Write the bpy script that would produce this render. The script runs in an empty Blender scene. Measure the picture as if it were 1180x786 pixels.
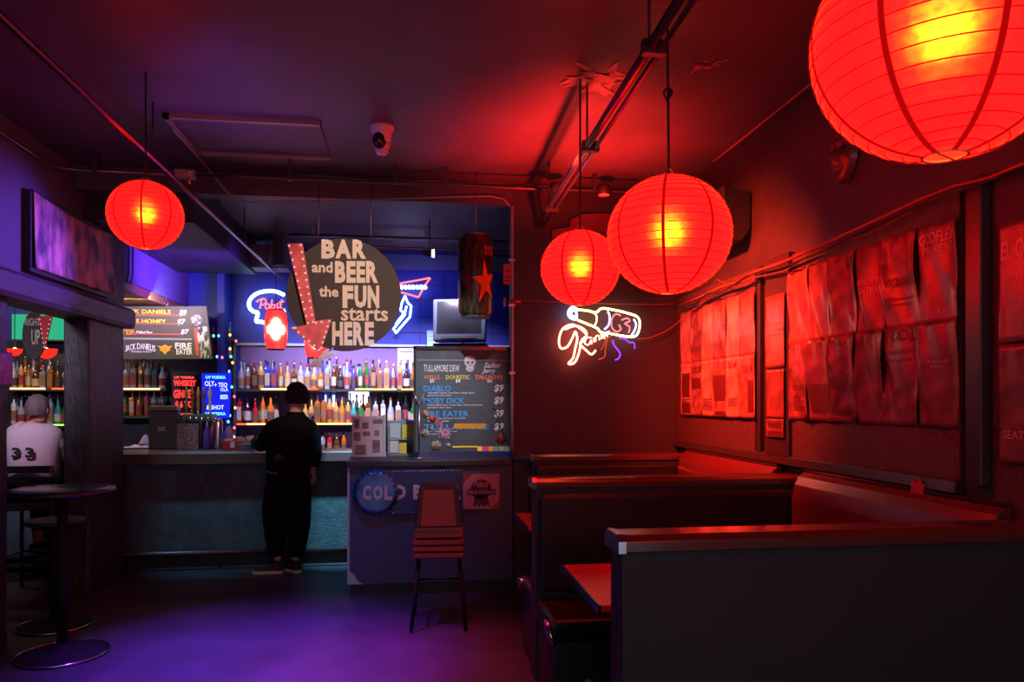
import bpy, math, random
from mathutils import Vector
R = random.Random(7)
S = bpy.context.scene
COL = S.collection
PI = math.pi

# ------------------------------------------------------------------ camera
F = 860.0                       # focal length in pixels of the 1180 px wide frame
TH = math.atan(120 / F)         # the camera looks a little to the right of the room's axis
CZ = 1.6
cs, sn = math.cos(TH), math.sin(TH)
cd = bpy.data.cameras.new('camera'); cam = bpy.data.objects.new('camera', cd); COL.objects.link(cam)
cd.sensor_width = 36; cd.lens = F / 1180 * 36; cd.shift_y = 69 / 1180
cd.clip_start = 0.05
cam.location = (0, 0, CZ); cam.rotation_euler = (PI / 2, 0, -TH)
S.camera = cam

# ------------------------------------------------------------------ world, exposure
w = bpy.data.worlds.new('world'); S.world = w; w.use_nodes = True
w.node_tree.nodes['Background'].inputs[0].default_value = (0.075, 0.072, 0.085, 1)
w.node_tree.nodes['Background'].inputs[1].default_value = 8.0
S.view_settings.view_transform = 'Standard'; S.view_settings.look = 'None'
S.view_settings.gamma = 1; S.view_settings.use_curve_mapping = False
S.view_settings.exposure = 0.0
S.cycles.use_denoising = True
S.cycles.max_bounces = 7; S.cycles.diffuse_bounces = 3; S.cycles.glossy_bounces = 3
S.cycles.transmission_bounces = 5; S.cycles.sample_clamp_indirect = 3.0
S.cycles.caustics_reflective = False; S.cycles.caustics_refractive = False

def lamp(kind, name, loc, energy, color, target=None, **kw):
    l = bpy.data.lights.new(name, kind); l.energy = energy; l.color = color
    for k, v in kw.items(): setattr(l, k, v)
    o = bpy.data.objects.new(name, l); COL.objects.link(o); o.location = loc
    if target is not None:
        o.rotation_euler = (Vector(target) - Vector(loc)).to_track_quat('-Z', 'Y').to_euler()
    return o

# purple / blue / white wash from the club's ceiling floods, mixed with unseen fills added for brightness
lamp('SPOT', 'purple_floor_flood', (-1.0, 4.0, 3.3), 2300, (0.22, 0.05, 1.0), (-0.95, 4.7, 0), spot_size=0.85, spot_blend=1.0, shadow_soft_size=0.08)
lamp('SPOT', 'red_floor_flood', (0.1, 4.2, 3.3), 520, (1.0, 0.04, 0.12), (0.0, 4.5, 0), spot_size=0.75, spot_blend=1.0, shadow_soft_size=0.08)
lamp('SPOT', 'purple_wall_flood', (-1.35, 7.5, 2.62), 620, (0.20, 0.04, 1.0), (-2.6, 8.25, 2.96), spot_size=1.25, spot_blend=1.0, shadow_soft_size=0.15)
lamp('SPOT', 'violet_banner_flood', (-1.1, 6.2, 2.9), 170, (0.24, 0.10, 1.0), (-2.6, 5.45, 2.5), spot_size=0.95, spot_blend=1.0, shadow_soft_size=0.05)
lamp('SPOT', 'teal_bar_flood', (-0.40, 6.62, 3.15), 1500, (0.24, 0.66, 0.9), (-0.58, 7.50, 0.66), spot_size=0.36, spot_blend=1.0, shadow_soft_size=0.06)
lamp('SPOT', 'teal_bar_flood_left', (-2.0, 6.66, 3.0), 170, (0.24, 0.66, 0.9), (-1.85, 7.50, 0.60), spot_size=0.55, spot_blend=1.0, shadow_soft_size=0.06)
lamp('SPOT', 'purple_ceiling_fill', (-1.2, 4.9, 2.5), 26, (0.25, 0.10, 1.0), (-1.0, 4.9, 3.45), spot_size=1.9, spot_blend=1.0, shadow_soft_size=0.06)  # unseen spot added to put a faint purple patch on the ceiling
lamp('SPOT', 'blue_sign_flood', (-0.45, 4.9, 3.3), 130, (0.12, 0.36, 1.0), (-0.22, 6.2, 0.75), spot_size=0.60, spot_blend=1.0, shadow_soft_size=0.05)
lamp('SPOT', 'blue_wall_flood', (0.3, 8.3, 3.2), 22, (0.04, 0.12, 1.0), (0.0, 9.4, 2.6), spot_size=2.3, spot_blend=1.0, shadow_soft_size=0.05)
lamp('AREA', 'bottle_shelf_fill', (-0.3, 7.9, 3.2), 75, (0.72, 0.66, 1.0), (-0.3, 9.2, 1.5), shape='RECTANGLE', size=2.4, size_y=0.06, spread=1.1)  # no tube hangs here; area light added to brighten the bottles
lamp('AREA', 'left_opening_fill', (-3.75, 7.7, 2.9), 40, (1.0, 0.72, 0.5), (-3.4, 9.2, 1.5), shape='RECTANGLE', size=1.8, size_y=0.06)  # unseen warm area light added for the bottles beyond the left opening
lamp('SPOT', 'side_room_fill', (-3.1, 5.0, 2.5), 150, (0.9, 0.72, 1.0), (-3.5, 7.0, 1.7), spot_size=1.1, spot_blend=1.0, shadow_soft_size=0.1)  # added spot without a fixture, lifts the seated man and oval sign
lamp('SPOT', 'sign_face_lamp', (0.9, 2.2, 3.35), 480, (1.0, 0.84, 0.68), (-0.40, 5.95, 2.45), spot_size=0.34, spot_blend=0.6, shadow_soft_size=0.04)
lamp('SPOT', 'menu_face_fill', (0.35, 4.4, 3.3), 330, (0.85, 0.92, 1.0), (0.25, 6.4, 1.58), spot_size=0.52, spot_blend=1.0, shadow_soft_size=0.04)  # unseen spot added so the drinks menu lettering reads
lamp('SPOT', 'red_ceiling_fill', (1.2, 5.15, 2.45), 480, (1.0, 0.018, 0.014), (1.2, 5.25, 3.45), spot_size=2.1, spot_blend=1.0, shadow_soft_size=0.05)  # added red spot with no fixture, spreads red glow over the ceiling
lamp('SPOT', 'red_poster_fill', (0.9, 4.5, 3.1), 1500, (1.0, 0.045, 0.012), (2.34, 5.0, 2.12), spot_size=1.40, spot_blend=1.0, shadow_soft_size=0.06)  # unseen orange-red spot added to brighten the poster wall

# ------------------------------------------------------------------ pixel -> place helpers
def PY(u, v, Y):
    a = (u - 590) / F; dx = a * cs + sn; dy = -a * sn + cs; t = Y / dy
    return Vector((t * dx, Y, CZ + t * (462 - v) / F))
def PX(u, v, X):
    a = (u - 590) / F; dx = a * cs + sn; dy = -a * sn + cs; t = X / dx
    return Vector((X, t * dy, CZ + t * (462 - v) / F))
def PZ(u, v, Z):
    t = (Z - CZ) * F / (462 - v); a = (u - 590) / F
    return Vector((t * (a * cs + sn), t * (-a * sn + cs), Z))
def PD(u, v, d):
    a = (u - 590) / F
    return Vector((d * (a * cs + sn), d * (-a * sn + cs), CZ + d * (462 - v) / F))

# ------------------------------------------------------------------ materials
def lin(c):
    return tuple(((x / 255) / 12.92 if x / 255 <= 0.04045 else ((x / 255 + 0.055) / 1.055) ** 2.4) for x in c)
MC = {}
def mat(name, rgb=(128, 128, 128), rough=0.6, metal=0.0, emit=None, es=1.0, bump=0.0, bscale=40.0, trans=0.0, coat=0.0, rgb2=None, nscale=6.0, spec=0.5, stretch=None, alpha=None, ncontrast=0.15):
    if name in MC: return MC[name]
    m = bpy.data.materials.new(name); m.use_nodes = True; nt = m.node_tree; b = nt.nodes['Principled BSDF']
    c = (*lin(rgb), 1)
    b.inputs['Base Color'].default_value = c
    b.inputs['Roughness'].default_value = rough; b.inputs['Metallic'].default_value = metal
    b.inputs['Specular IOR Level'].default_value = spec
    b.inputs['Transmission Weight'].default_value = trans
    b.inputs['Coat Weight'].default_value = coat; b.inputs['Coat Roughness'].default_value = 0.15
    if emit is not None:
        b.inputs['Emission Color'].default_value = (*emit, 1); b.inputs['Emission Strength'].default_value = es
    tc = None
    def coords():
        nonlocal tc
        if tc is None:
            t = nt.nodes.new('ShaderNodeTexCoord'); mp = nt.nodes.new('ShaderNodeMapping')
            nt.links.new(t.outputs['Object'], mp.inputs[0])
            if stretch: mp.inputs['Scale'].default_value = stretch
            tc = mp.outputs[0]
        return tc
    if rgb2 is not None:
        n = nt.nodes.new('ShaderNodeTexNoise'); n.inputs['Scale'].default_value = nscale; n.inputs['Detail'].default_value = 6
        nt.links.new(coords(), n.inputs['Vector'])
        r = nt.nodes.new('ShaderNodeValToRGB'); r.color_ramp.elements[0].position = 0.5 - ncontrast; r.color_ramp.elements[1].position = 0.5 + ncontrast
        r.color_ramp.elements[0].color = c; r.color_ramp.elements[1].color = (*lin(rgb2), 1)
        nt.links.new(n.outputs['Fac'], r.inputs[0]); nt.links.new(r.outputs[0], b.inputs['Base Color'])
    if bump:
        n = nt.nodes.new('ShaderNodeTexNoise'); n.inputs['Scale'].default_value = bscale; n.inputs['Detail'].default_value = 5
        nt.links.new(coords(), n.inputs['Vector'])
        bp = nt.nodes.new('ShaderNodeBump'); bp.inputs['Strength'].default_value = bump; bp.inputs['Distance'].default_value = 0.01
        nt.links.new(n.outputs['Fac'], bp.inputs['Height']); nt.links.new(bp.outputs[0], b.inputs['Normal'])
    MC[name] = m
    return m
def glow(name, rgb, s):
    if name in MC: return MC[name]
    m = bpy.data.materials.new(name); m.use_nodes = True; nt = m.node_tree; nt.nodes.clear()
    e = nt.nodes.new('ShaderNodeEmission'); e.inputs[0].default_value = (*rgb, 1); e.inputs[1].default_value = s
    o = nt.nodes.new('ShaderNodeOutputMaterial'); nt.links.new(e.outputs[0], o.inputs[0]); MC[name] = m
    return m

M = {}
M['ceil'] = mat('dark painted ceiling', (62, 54, 60), 0.55, bump=0.35, bscale=9, rgb2=(80, 68, 76), nscale=1.6)
M['wall'] = mat('black gloss wall paint', (52, 44, 52), 0.42, bump=0.35, bscale=70, rgb2=(64, 54, 60), nscale=5)
M['backwall'] = mat('dark maroon plaster', (58, 42, 50), 0.6, bump=0.3, bscale=60)
M['panel'] = mat('speckled wall panel', (66, 48, 54), 0.38, bump=0.8, bscale=140, rgb2=(96, 66, 68), nscale=60)
M['trim'] = mat('dark glossy trim paint', (56, 44, 50), 0.28, bump=0.15, bscale=30)
M['floor'] = mat('worn dark floor', (50, 45, 56), 0.5, bump=0.25, bscale=5, rgb2=(66, 60, 72), nscale=2.2)
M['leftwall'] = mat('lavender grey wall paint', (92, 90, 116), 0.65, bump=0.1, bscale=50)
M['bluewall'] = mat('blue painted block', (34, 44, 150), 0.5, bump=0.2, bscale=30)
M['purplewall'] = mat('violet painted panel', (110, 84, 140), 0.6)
M['oldwood'] = mat('dark rough timber', (42, 41, 46), 0.5, bump=1.0, bscale=22, rgb2=(62, 60, 66), nscale=14, stretch=(1.5, 1.5, 0.5))
M['beamwood'] = mat('dark rough lintel timber', (62, 56, 76), 0.5, bump=1.0, bscale=18, rgb2=(88, 80, 100), nscale=10, stretch=(1, .4, 1.6))
M['black'] = mat('black paint', (38, 37, 40), 0.5)
M['matte'] = mat('matte black metal', (24, 24, 26), 0.8, spec=.2)
M['blackgloss'] = mat('black gloss', (30, 30, 33), 0.22)
M['vinyl'] = mat('dark booth vinyl', (34, 28, 32), 0.34, bump=0.15, bscale=25)
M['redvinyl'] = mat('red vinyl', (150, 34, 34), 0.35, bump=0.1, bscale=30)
M['boothwood'] = mat('black booth board', (46, 45, 48), 0.62, bump=0.2, bscale=20)
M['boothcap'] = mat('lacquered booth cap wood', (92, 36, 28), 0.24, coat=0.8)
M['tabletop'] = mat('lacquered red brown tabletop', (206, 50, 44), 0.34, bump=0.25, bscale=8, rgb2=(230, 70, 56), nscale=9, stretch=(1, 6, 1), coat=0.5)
M['chrome'] = mat('chrome', (190, 190, 200), 0.18, 1.0)
M['steel'] = mat('brushed steel', (150, 150, 156), 0.34, 1.0)
M['pipe'] = mat('grey conduit steel', (120, 112, 118), 0.32, 1.0)
M['brass'] = mat('brass', (200, 170, 110), 0.3, 1.0)
M['teal'] = mat('blue grey bar front paint', (76, 92, 100), 0.5, bump=0.6, bscale=60, rgb2=(60, 72, 80), nscale=8)
M['barwood'] = mat('brown bar edge wood', (92, 62, 52), 0.4, rgb2=(70, 46, 40), nscale=9, stretch=(.3, 1, 1))
M['bartop'] = mat('worn bar top', (110, 112, 122), 0.3, bump=0.1)
M['panelblue'] = mat('slate blue panel paint', (60, 66, 92), 0.45, bump=0.5, bscale=80)
M['edgewhite'] = mat('pale edge strip', (160, 176, 176), 0.4)
M['white'] = mat('white paint', (214, 206, 196), 0.6)
M['cream'] = mat('cream lettering paint', (226, 212, 190), 0.7)
M['chalk'] = mat('dark sign board', (64, 58, 56), 0.75, bump=0.1, bscale=80)
M['paper'] = mat('paper', (190, 180, 190), 0.7)
M['ink'] = mat('printed ink', (60, 40, 44), 0.6)
M['cordblack'] = mat('black cord', (26, 26, 28), 0.5)
M['cordred'] = mat('cord under paint', (120, 80, 76), 0.4)
M['skin'] = mat('skin', (200, 150, 130), 0.55)
M['hair'] = mat('dark hair', (22, 19, 20), 0.7, bump=0.8, bscale=90)
M['hairgrey'] = mat('brown grey hair', (104, 88, 90), 0.7, bump=0.8, bscale=90)
M['jacket'] = mat('black jacket cloth', (24, 23, 27), 0.9, spec=.1, bump=0.5, bscale=14)
M['trouser'] = mat('black trouser cloth', (23, 22, 25), 0.9, spec=.1, bump=0.5, bscale=12)
M['shirt'] = mat('white sweatshirt cloth', (196, 176, 190), 0.85, bump=0.5, bscale=12)
M['glasspane'] = mat('clear glass', (220, 230, 240), 0.05, trans=0.9)

# ------------------------------------------------------------------ mesh builder
class MB:
    def __init__(s): s.v = []; s.f = []; s.sm = []
    def add(s, vs, fs, smooth=False):
        n = len(s.v); s.v += [tuple(p) for p in vs]; s.f += [tuple(i + n for i in f) for f in fs]; s.sm += [smooth] * len(fs); return s
    def box(s, a, b):
        x0, y0, z0 = [min(a[i], b[i]) for i in range(3)]; x1, y1, z1 = [max(a[i], b[i]) for i in range(3)]
        return s.add([(x0, y0, z0), (x1, y0, z0), (x1, y1, z0), (x0, y1, z0), (x0, y0, z1), (x1, y0, z1), (x1, y1, z1), (x0, y1, z1)],
                     [(0, 3, 2, 1), (4, 5, 6, 7), (0, 1, 5, 4), (1, 2, 6, 5), (2, 3, 7, 6), (3, 0, 4, 7)])
    def rbox(s, a, b, r=0.02, n=3):
        # box with rounded vertical section (rounded in the x-z outline), extruded in y
        x0, y0, z0 = [min(a[i], b[i]) for i in range(3)]; x1, y1, z1 = [max(a[i], b[i]) for i in range(3)]
        r = min(r, (x1 - x0) / 2, (z1 - z0) / 2); pts = []
        for cx, cz, a0 in ((x1 - r, z0 + r, -PI / 2), (x1 - r, z1 - r, 0), (x0 + r, z1 - r, PI / 2), (x0 + r, z0 + r, PI)):
            for i in range(n + 1):
                t = a0 + PI / 2 * i / n; pts.append((cx + r * math.cos(t), cz + r * math.sin(t)))
        return s.prism(pts, y0, y1)
    def prism(s, pts, y0, y1):
        # pts: outline in x-z, extruded along y
        n = len(pts); A = sum(pts[i][0] * pts[(i + 1) % n][1] - pts[(i + 1) % n][0] * pts[i][1] for i in range(n))
        if A < 0: pts = pts[::-1]
        vs = [(p[0], y0, p[1]) for p in pts] + [(p[0], y1, p[1]) for p in pts]
        fs = [tuple(range(n)), tuple(range(2 * n - 1, n - 1, -1))]
        fs += [(i, i + n, (i + 1) % n + n, (i + 1) % n) for i in range(n)]
        return s.add(vs, fs)
    def prismx(s, pts, x0, x1):
        # pts: outline in y-z, extruded along x
        n = len(pts); A = sum(pts[i][0] * pts[(i + 1) % n][1] - pts[(i + 1) % n][0] * pts[i][1] for i in range(n))
        if A < 0: pts = pts[::-1]
        vs = [(x1, p[0], p[1]) for p in pts] + [(x0, p[0], p[1]) for p in pts]
        fs = [tuple(range(n)), tuple(range(2 * n - 1, n - 1, -1))]
        fs += [(i, i + n, (i + 1) % n + n, (i + 1) % n) for i in range(n)]
        return s.add(vs, fs)
    def tube(s, pts, r, seg=8, closed=False, rs=None):
        pts = [Vector(p) for p in pts]; n = len(pts); vs = []; fs = []; prev = None
        for i, p in enumerate(pts):
            if closed: t = pts[(i + 1) % n] - pts[i - 1]
            else: t = (pts[min(i + 1, n - 1)] - pts[max(i - 1, 0)])
            if t.length < 1e-9: t = Vector((0, 0, 1))
            t.normalize()
            if prev is None:
                a = Vector((0, 0, 1)) if abs(t.z) < 0.9 else Vector((1, 0, 0)); prev = t.cross(a).normalized()
            else:
                prev = (prev - t * prev.dot(t))
                prev = prev.normalized() if prev.length > 1e-6 else t.orthogonal().normalized()
            q = t.cross(prev); rr = rs[i] if rs else r
            for k in range(seg):
                an = 2 * PI * k / seg; vs.append(p + prev * (rr * math.cos(an)) + q * (rr * math.sin(an)))
        m = n if closed else n - 1
        for i in range(m):
            j = (i + 1) % n
            for k in range(seg):
                l = (k + 1) % seg; fs.append((i * seg + k, i * seg + l, j * seg + l, j * seg + k))
        if not closed: fs += [tuple(range(seg - 1, -1, -1)), tuple((n - 1) * seg + k for k in range(seg))]
        return s.add(vs, fs, True)
    def lathe(s, prof, c=(0, 0, 0), seg=16, cap=True, axis='z'):
        vs = []; fs = []; n = len(prof)
        for r, z in prof:
            for k in range(seg):
                an = 2 * PI * k / seg
                p = (r * math.cos(an), r * math.sin(an), z) if axis == 'z' else (r * math.cos(an), z, r * math.sin(an))
                vs.append((p[0] + c[0], p[1] + c[1], p[2] + c[2]))
        for i in range(n - 1):
            for k in range(seg):
                l = (k + 1) % seg; q = (i * seg + k, i * seg + l, (i + 1) * seg + l, (i + 1) * seg + k)
                fs.append(q if axis == 'z' else q[::-1])
        if cap:
            a = tuple(range(seg - 1, -1, -1)); b = tuple((n - 1) * seg + k for k in range(seg))
            fs += [a, b] if axis == 'z' else [a[::-1], b[::-1]]
        return s.add(vs, fs, True)
    def sphere(s, c, r, seg=16, ring=10, sc=(1, 1, 1)):
        vs = []; fs = []
        for i in range(ring + 1):
            ph = PI * i / ring
            for k in range(seg):
                an = 2 * PI * k / seg
                vs.append((c[0] + sc[0] * r * math.sin(ph) * math.cos(an), c[1] + sc[1] * r * math.sin(ph) * math.sin(an), c[2] + sc[2] * r * math.cos(ph)))
        for i in range(ring):
            for k in range(seg):
                l = (k + 1) % seg; fs.append((i * seg + k, (i + 1) * seg + k, (i + 1) * seg + l, i * seg + l))
        return s.add(vs, fs, True)
    def grid(s, fn, nu, nv, smooth=True):
        vs = [fn(i / nu, j / nv) for j in range(nv + 1) for i in range(nu + 1)]
        fs = [(j * (nu + 1) + i, j * (nu + 1) + i + 1, (j + 1) * (nu + 1) + i + 1, (j + 1) * (nu + 1) + i) for j in range(nv) for i in range(nu)]
        return s.add(vs, fs, smooth)
    def mesh(s, name):
        me = bpy.data.meshes.new(name); me.from_pydata(s.v, [], s.f); me.polygons.foreach_set('use_smooth', s.sm); me.validate(); me.update(); return me
    def build(s, name, m, parent=None, bevel=0, solid=0):
        o = bpy.data.objects.new(name, s.mesh(name)); COL.objects.link(o); o.data.materials.append(m)
        if parent: o.parent = parent
        if solid:
            md = o.modifiers.new('thick', 'SOLIDIFY'); md.thickness = solid; md.offset = 0
        if bevel:
            md = o.modifiers.new('bevel', 'BEVEL'); md.width = bevel; md.segments = 2; md.limit_method = 'ANGLE'
        return o

def smooth(pts, closed=False, n=5):
    out = []; m = len(pts)
    if m < 3: return pts
    rng = range(m) if closed else range(m - 1)
    for i in rng:
        p0 = pts[(i - 1) % m] if closed or i > 0 else pts[0]; p1 = pts[i]; p2 = pts[(i + 1) % m]
        p3 = pts[(i + 2) % m] if closed or i + 2 < m else pts[-1]
        for k in range(n):
            s_ = k / n
            out.append(.5 * ((2 * p1) + (p2 - p0) * s_ + (2 * p0 - 5 * p1 + 4 * p2 - p3) * s_ ** 2 + (3 * p1 - p0 - 3 * p2 + p3) * s_ ** 3))
    if not closed: out.append(pts[-1])
    return out
def tag(o, label, cat, group=None, kind=None):
    o['label'] = label; o['category'] = cat
    if group: o['group'] = group
    if kind: o['kind'] = kind
    return o
def thing(name, loc, label, cat, group=None, rz=0.0):
    o = bpy.data.objects.new(name, None); COL.objects.link(o); o.location = loc; o.rotation_euler = (0, 0, rz); o.empty_display_size = 0.05
    return tag(o, label, cat, group)
def struct(name, mb, m, bevel=0, parent=None):
    o = mb.build(name, m, parent, bevel); o['kind'] = 'structure'; return o
def bx(a, b): return MB().box(a, b)

def text(name, body, m, parent, x0, x1, z0, z1, y, ext=0.002, off=0.0, shear=0.0, rz=0.0, ry=0.0, res=2):
    """flat lettering fitted into a rectangle of the parent's x-z plane, facing -y"""
    c = bpy.data.curves.new(name, 'FONT'); c.body = body; c.size = 1; c.offset = off; c.shear = shear; c.resolution_u = res; c.align_x = 'LEFT'
    t = bpy.data.objects.new(name, c); COL.objects.link(t)
    dg = bpy.context.evaluated_depsgraph_get(); me = bpy.data.meshes.new_from_object(t.evaluated_get(dg))
    bpy.data.objects.remove(t); bpy.data.curves.remove(c)
    xs = [v.co.x for v in me.vertices]; ys = [v.co.y for v in me.vertices]
    ax, bxx, ay, by = min(xs), max(xs), min(ys), max(ys)
    src = [(v.co.x, v.co.y) for v in me.vertices]; faces = [tuple(p.vertices) for p in me.polygons]
    cx, cz = (x0 + x1) / 2, (z0 + z1) / 2; ca, sa = math.cos(ry), math.sin(ry)
    mb = MB(); pts = []
    for (a, b) in src:
        x = x0 + (a - ax) / max(bxx - ax, 1e-6) * (x1 - x0) - cx; z = z0 + (b - ay) / max(by - ay, 1e-6) * (z1 - z0) - cz
        pts.append((cx + x * ca - z * sa, y - ext, cz + x * sa + z * ca))
    mb.add(pts, faces)
    if ext > 0:
        # side walls along the boundary edges give the letters thickness
        cnt = {}
        for f in faces:
            for i in range(len(f)):
                e = (f[i], f[(i + 1) % len(f)]); cnt[e] = 1
        n = len(pts); vs = [(p[0], y, p[2]) for p in pts]
        mb.v += vs
        for (a, b) in cnt:
            if (b, a) not in cnt: mb.f.append((b, a, a + n, b + n)); mb.sm.append(False)
    bpy.data.meshes.remove(me)
    return mb.build(name, m, parent)

# ------------------------------------------------------------------ the setting
XR, XL, YB, YBB, H = 2.36, -2.6, 6.3, 9.4, 3.45
struct('floor', bx((-6.5, -2.5, -0.1), (XR + .1, YBB + .1, 0)), M['floor'])
struct('ceiling', bx((-6.5, -2.5, H), (XR + .1, YBB + .1, H + .1)), M['ceil'])
struct('wall_right', bx((XR, -2.5, 0), (XR + .15, YBB, H)), M['wall'])
XP = PY(590, 400, YB).x
struct('wall_back', bx((XP, YB, 0), (XR, YB + .18, H)), M['backwall'])
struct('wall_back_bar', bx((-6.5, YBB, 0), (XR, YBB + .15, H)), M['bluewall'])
struct('beam_back', bx((-6.5, YB, 3.27), (XP, YB + .16, H)), M['ceil'])
struct('wall_left_outer', bx((-6.6, 2.0, 0), (-6.5, YBB, H)), M['wall'])
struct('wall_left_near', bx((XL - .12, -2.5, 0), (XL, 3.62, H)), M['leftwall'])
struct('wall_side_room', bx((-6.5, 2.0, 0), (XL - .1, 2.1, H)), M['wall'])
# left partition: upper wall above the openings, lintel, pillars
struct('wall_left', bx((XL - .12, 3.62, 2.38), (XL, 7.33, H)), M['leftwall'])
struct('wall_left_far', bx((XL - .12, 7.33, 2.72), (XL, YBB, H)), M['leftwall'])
o = struct('beam_left', MB().prism([(XL - .2, 2.27), (XL + .07, 2.27), (XL + .09, 2.30), (XL + .09, 2.42), (XL + .06, 2.45), (XL - .2, 2.45)], 3.0, 7.36), M['beamwood'])
pyl = struct('pillar_left', bx((XL - .20, 6.57, 0), (XL, 7.33, 2.28)), M['oldwood'], 0.015)
struct('pillar_left.001', bx((XL - .22, 3.6, 0), (XL, PX(9, 400, XL).y, 2.28)), M['oldwood'], 0.015)
# dropped soffit over the bar's left end, and its stepped end
struct('soffit_bar', bx((XL, YB + .16, 3.07), (-1.75, 9.0, H)), M['black'])
struct('soffit_bar_step', bx((-1.75, 8.7, 3.1), (-1.35, 9.0, 3.36)), M['purplewall'])
struct('trim_1', bx((-1.44, 8.3, 3.06), (-1.33, 8.36, 3.40)), mat('dull teal board', (40, 62, 74), .6))
# canopy board above the hanging menu
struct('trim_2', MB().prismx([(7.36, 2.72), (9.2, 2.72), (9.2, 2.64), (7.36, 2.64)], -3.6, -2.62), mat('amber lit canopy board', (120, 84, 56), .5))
struct('wall_panel_dark', bx((-6.4, YBB - .03, .9), (PY(270, 400, YBB).x, YBB, 2.30)), mat('dark back bar panel', (30, 30, 46), .5))
# pale strip and wall panels of the back bar
zt = lambda v, Y=YBB: CZ + (462 - v) * Y * 1.02 / F
struct('trim_3', bx((-1.3, YBB - .03, 3.24), (XR, YBB, 3.42)), mat('pale band paint', (104, 110, 134), .5))
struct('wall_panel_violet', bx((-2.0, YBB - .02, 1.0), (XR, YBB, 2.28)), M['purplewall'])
struct('trim_4', bx((-2.05, YBB - .05, 2.27), (XR, YBB, 2.30)), M['edgewhite'])
# tall dark end post of the back bar shelving (right of the string lights)
struct('trim_5', bx((PY(256, 400, 9.2).x - .02, 9.05, 0), (PY(262, 400, 9.2).x, YBB, 3.1)), M['bluewall'])
# grout grid of the block wall
g = MB()
for i in range(9): g.box((-.75 + i * .3, YBB - .004, 2.3), (-.742 + i * .3, YBB, 3.24))
for i in range(4): g.box((-1.2, YBB - .004, 2.45 + i * .2), (XR, YBB, 2.458 + i * .2))
struct('wall_grout', g, mat('dark grout', (36, 40, 90), .8))

# right wall: ledge, pilasters, panels
zl = 1.235
struct('trim_6', MB().prism([(XR - .05, zl - .03), (XR, zl - .03), (XR, zl + .03), (XR - .04, zl + .02)], 2.9, YB), M['trim'], .003)
def pilaster(n, ua, ub, dx=.045):
    a = PX(ua, 400, XR - dx).y; b = PX(ub, 400, XR - dx).y
    return struct(n, bx((XR - dx, b, zl + .02), (XR, a, 2.52)), M['trim'], .004)
pilaster('pillar_right', 882, 908); pilaster('pillar_right.001', 1112, 1130, .06)
struct('trim_7', bx((XR - .03, PX(881, 400, XR).y - .0, 0.9), (XR, PX(877, 400, XR).y, 2.50)), M['black'])
struct('trim_8', bx((XR - .02, 2.72, .9), (XR, PX(1131, 400, XR).y, 2.52)), M['black'])
struct('wall_panel_right', bx((XR - .018, PX(873, 400, XR).y, zl), (XR, YB - .02, 2.50)), M['panel'])
struct('wall_panel_right.001', bx((XR - .018, PX(1110, 400, XR).y, zl), (XR, PX(910, 400, XR).y, 2.50)), M['panel'])
struct('wall_panel_right.002', bx((XR - .018, 0.2, .9), (XR, 2.72, 2.50)), M['panel'])
struct('baseboard_right', bx((XR - .02, 0.2, 0), (XR, YB, .14)), M['trim'])
struct('trim_9', bx((XP + .01, YB - .06, 1.10), (XR - .05, YB, 1.14)), M['trim'], .004)      # ledge on the back wall
struct('trim_10', bx((XP + .01, YB - .03, 0), (XR, YB, 1.10)), M['boothwood'])
# ceiling hatch with raised frame , a torn patch and a painted patch of lantern glow
p1 = PZ(206, 152, H); hx0, hx1, hy0, hy1 = p1.x, PZ(372, 152, H).x, 5.05, 5.75
struct('ceiling_hatch_frame', MB().box((hx0, hy0, H - .03), (hx1, hy0 + .04, H)).box((hx0, hy1, H - .03), (hx1, hy1 + .04, H)).box((hx0, hy0, H - .03), (hx0 + .04, hy1, H)), mat('yellowed frame paint', (120, 108, 84), .4))
struct('ceiling_hatch', bx((hx0 + .04, hy0 + .04, H - .012), (hx1, hy1, H)), M['ceil'])
def torn_or_glow_patch(u, v, n, lmax, label, seed, m):
    q = PZ(u, v, H); patch = MB(); r0 = random.Random(seed)
    for i in range(n):
        a = r0.uniform(0, 2 * PI); c0 = Vector((q.x + r0.uniform(-.5, .5) * lmax, q.y + r0.uniform(-.5, .5) * lmax * 1.4, H - .001)); l = r0.uniform(.3, 1) * lmax
        d = Vector((math.cos(a), math.sin(a), 0)); s_ = Vector((-d.y, d.x, 0)) * l * r0.uniform(.10, .22); dz = Vector((0, 0, -r0.uniform(.003, .014)))
        patch.add([c0 - s_, c0 + s_, c0 + d * l * .6 + s_ * .8 + dz * .5, c0 + d * l + dz, c0 + d * l * .6 - s_ * .7 + dz * .5], [(0, 1, 2, 3, 4)])
    tag(patch.build('torn_or_glow_ceiling_patch', m), label, 'ceiling patch')
torn_or_glow_patch(814, 76, 12, .09, 'small clump of torn peeling paper on the ceiling behind the knotted lantern cord', 3, mat('torn paper', (150, 96, 88), .7))
torn_or_glow_patch(686, 92, 44, .17, 'wide patch of flaking paint on the ceiling around the smaller lantern cord', 5, mat('flaking paint', (150, 110, 104), .5))  # spiky lantern light on the ceiling, painted as pale slivers

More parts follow.
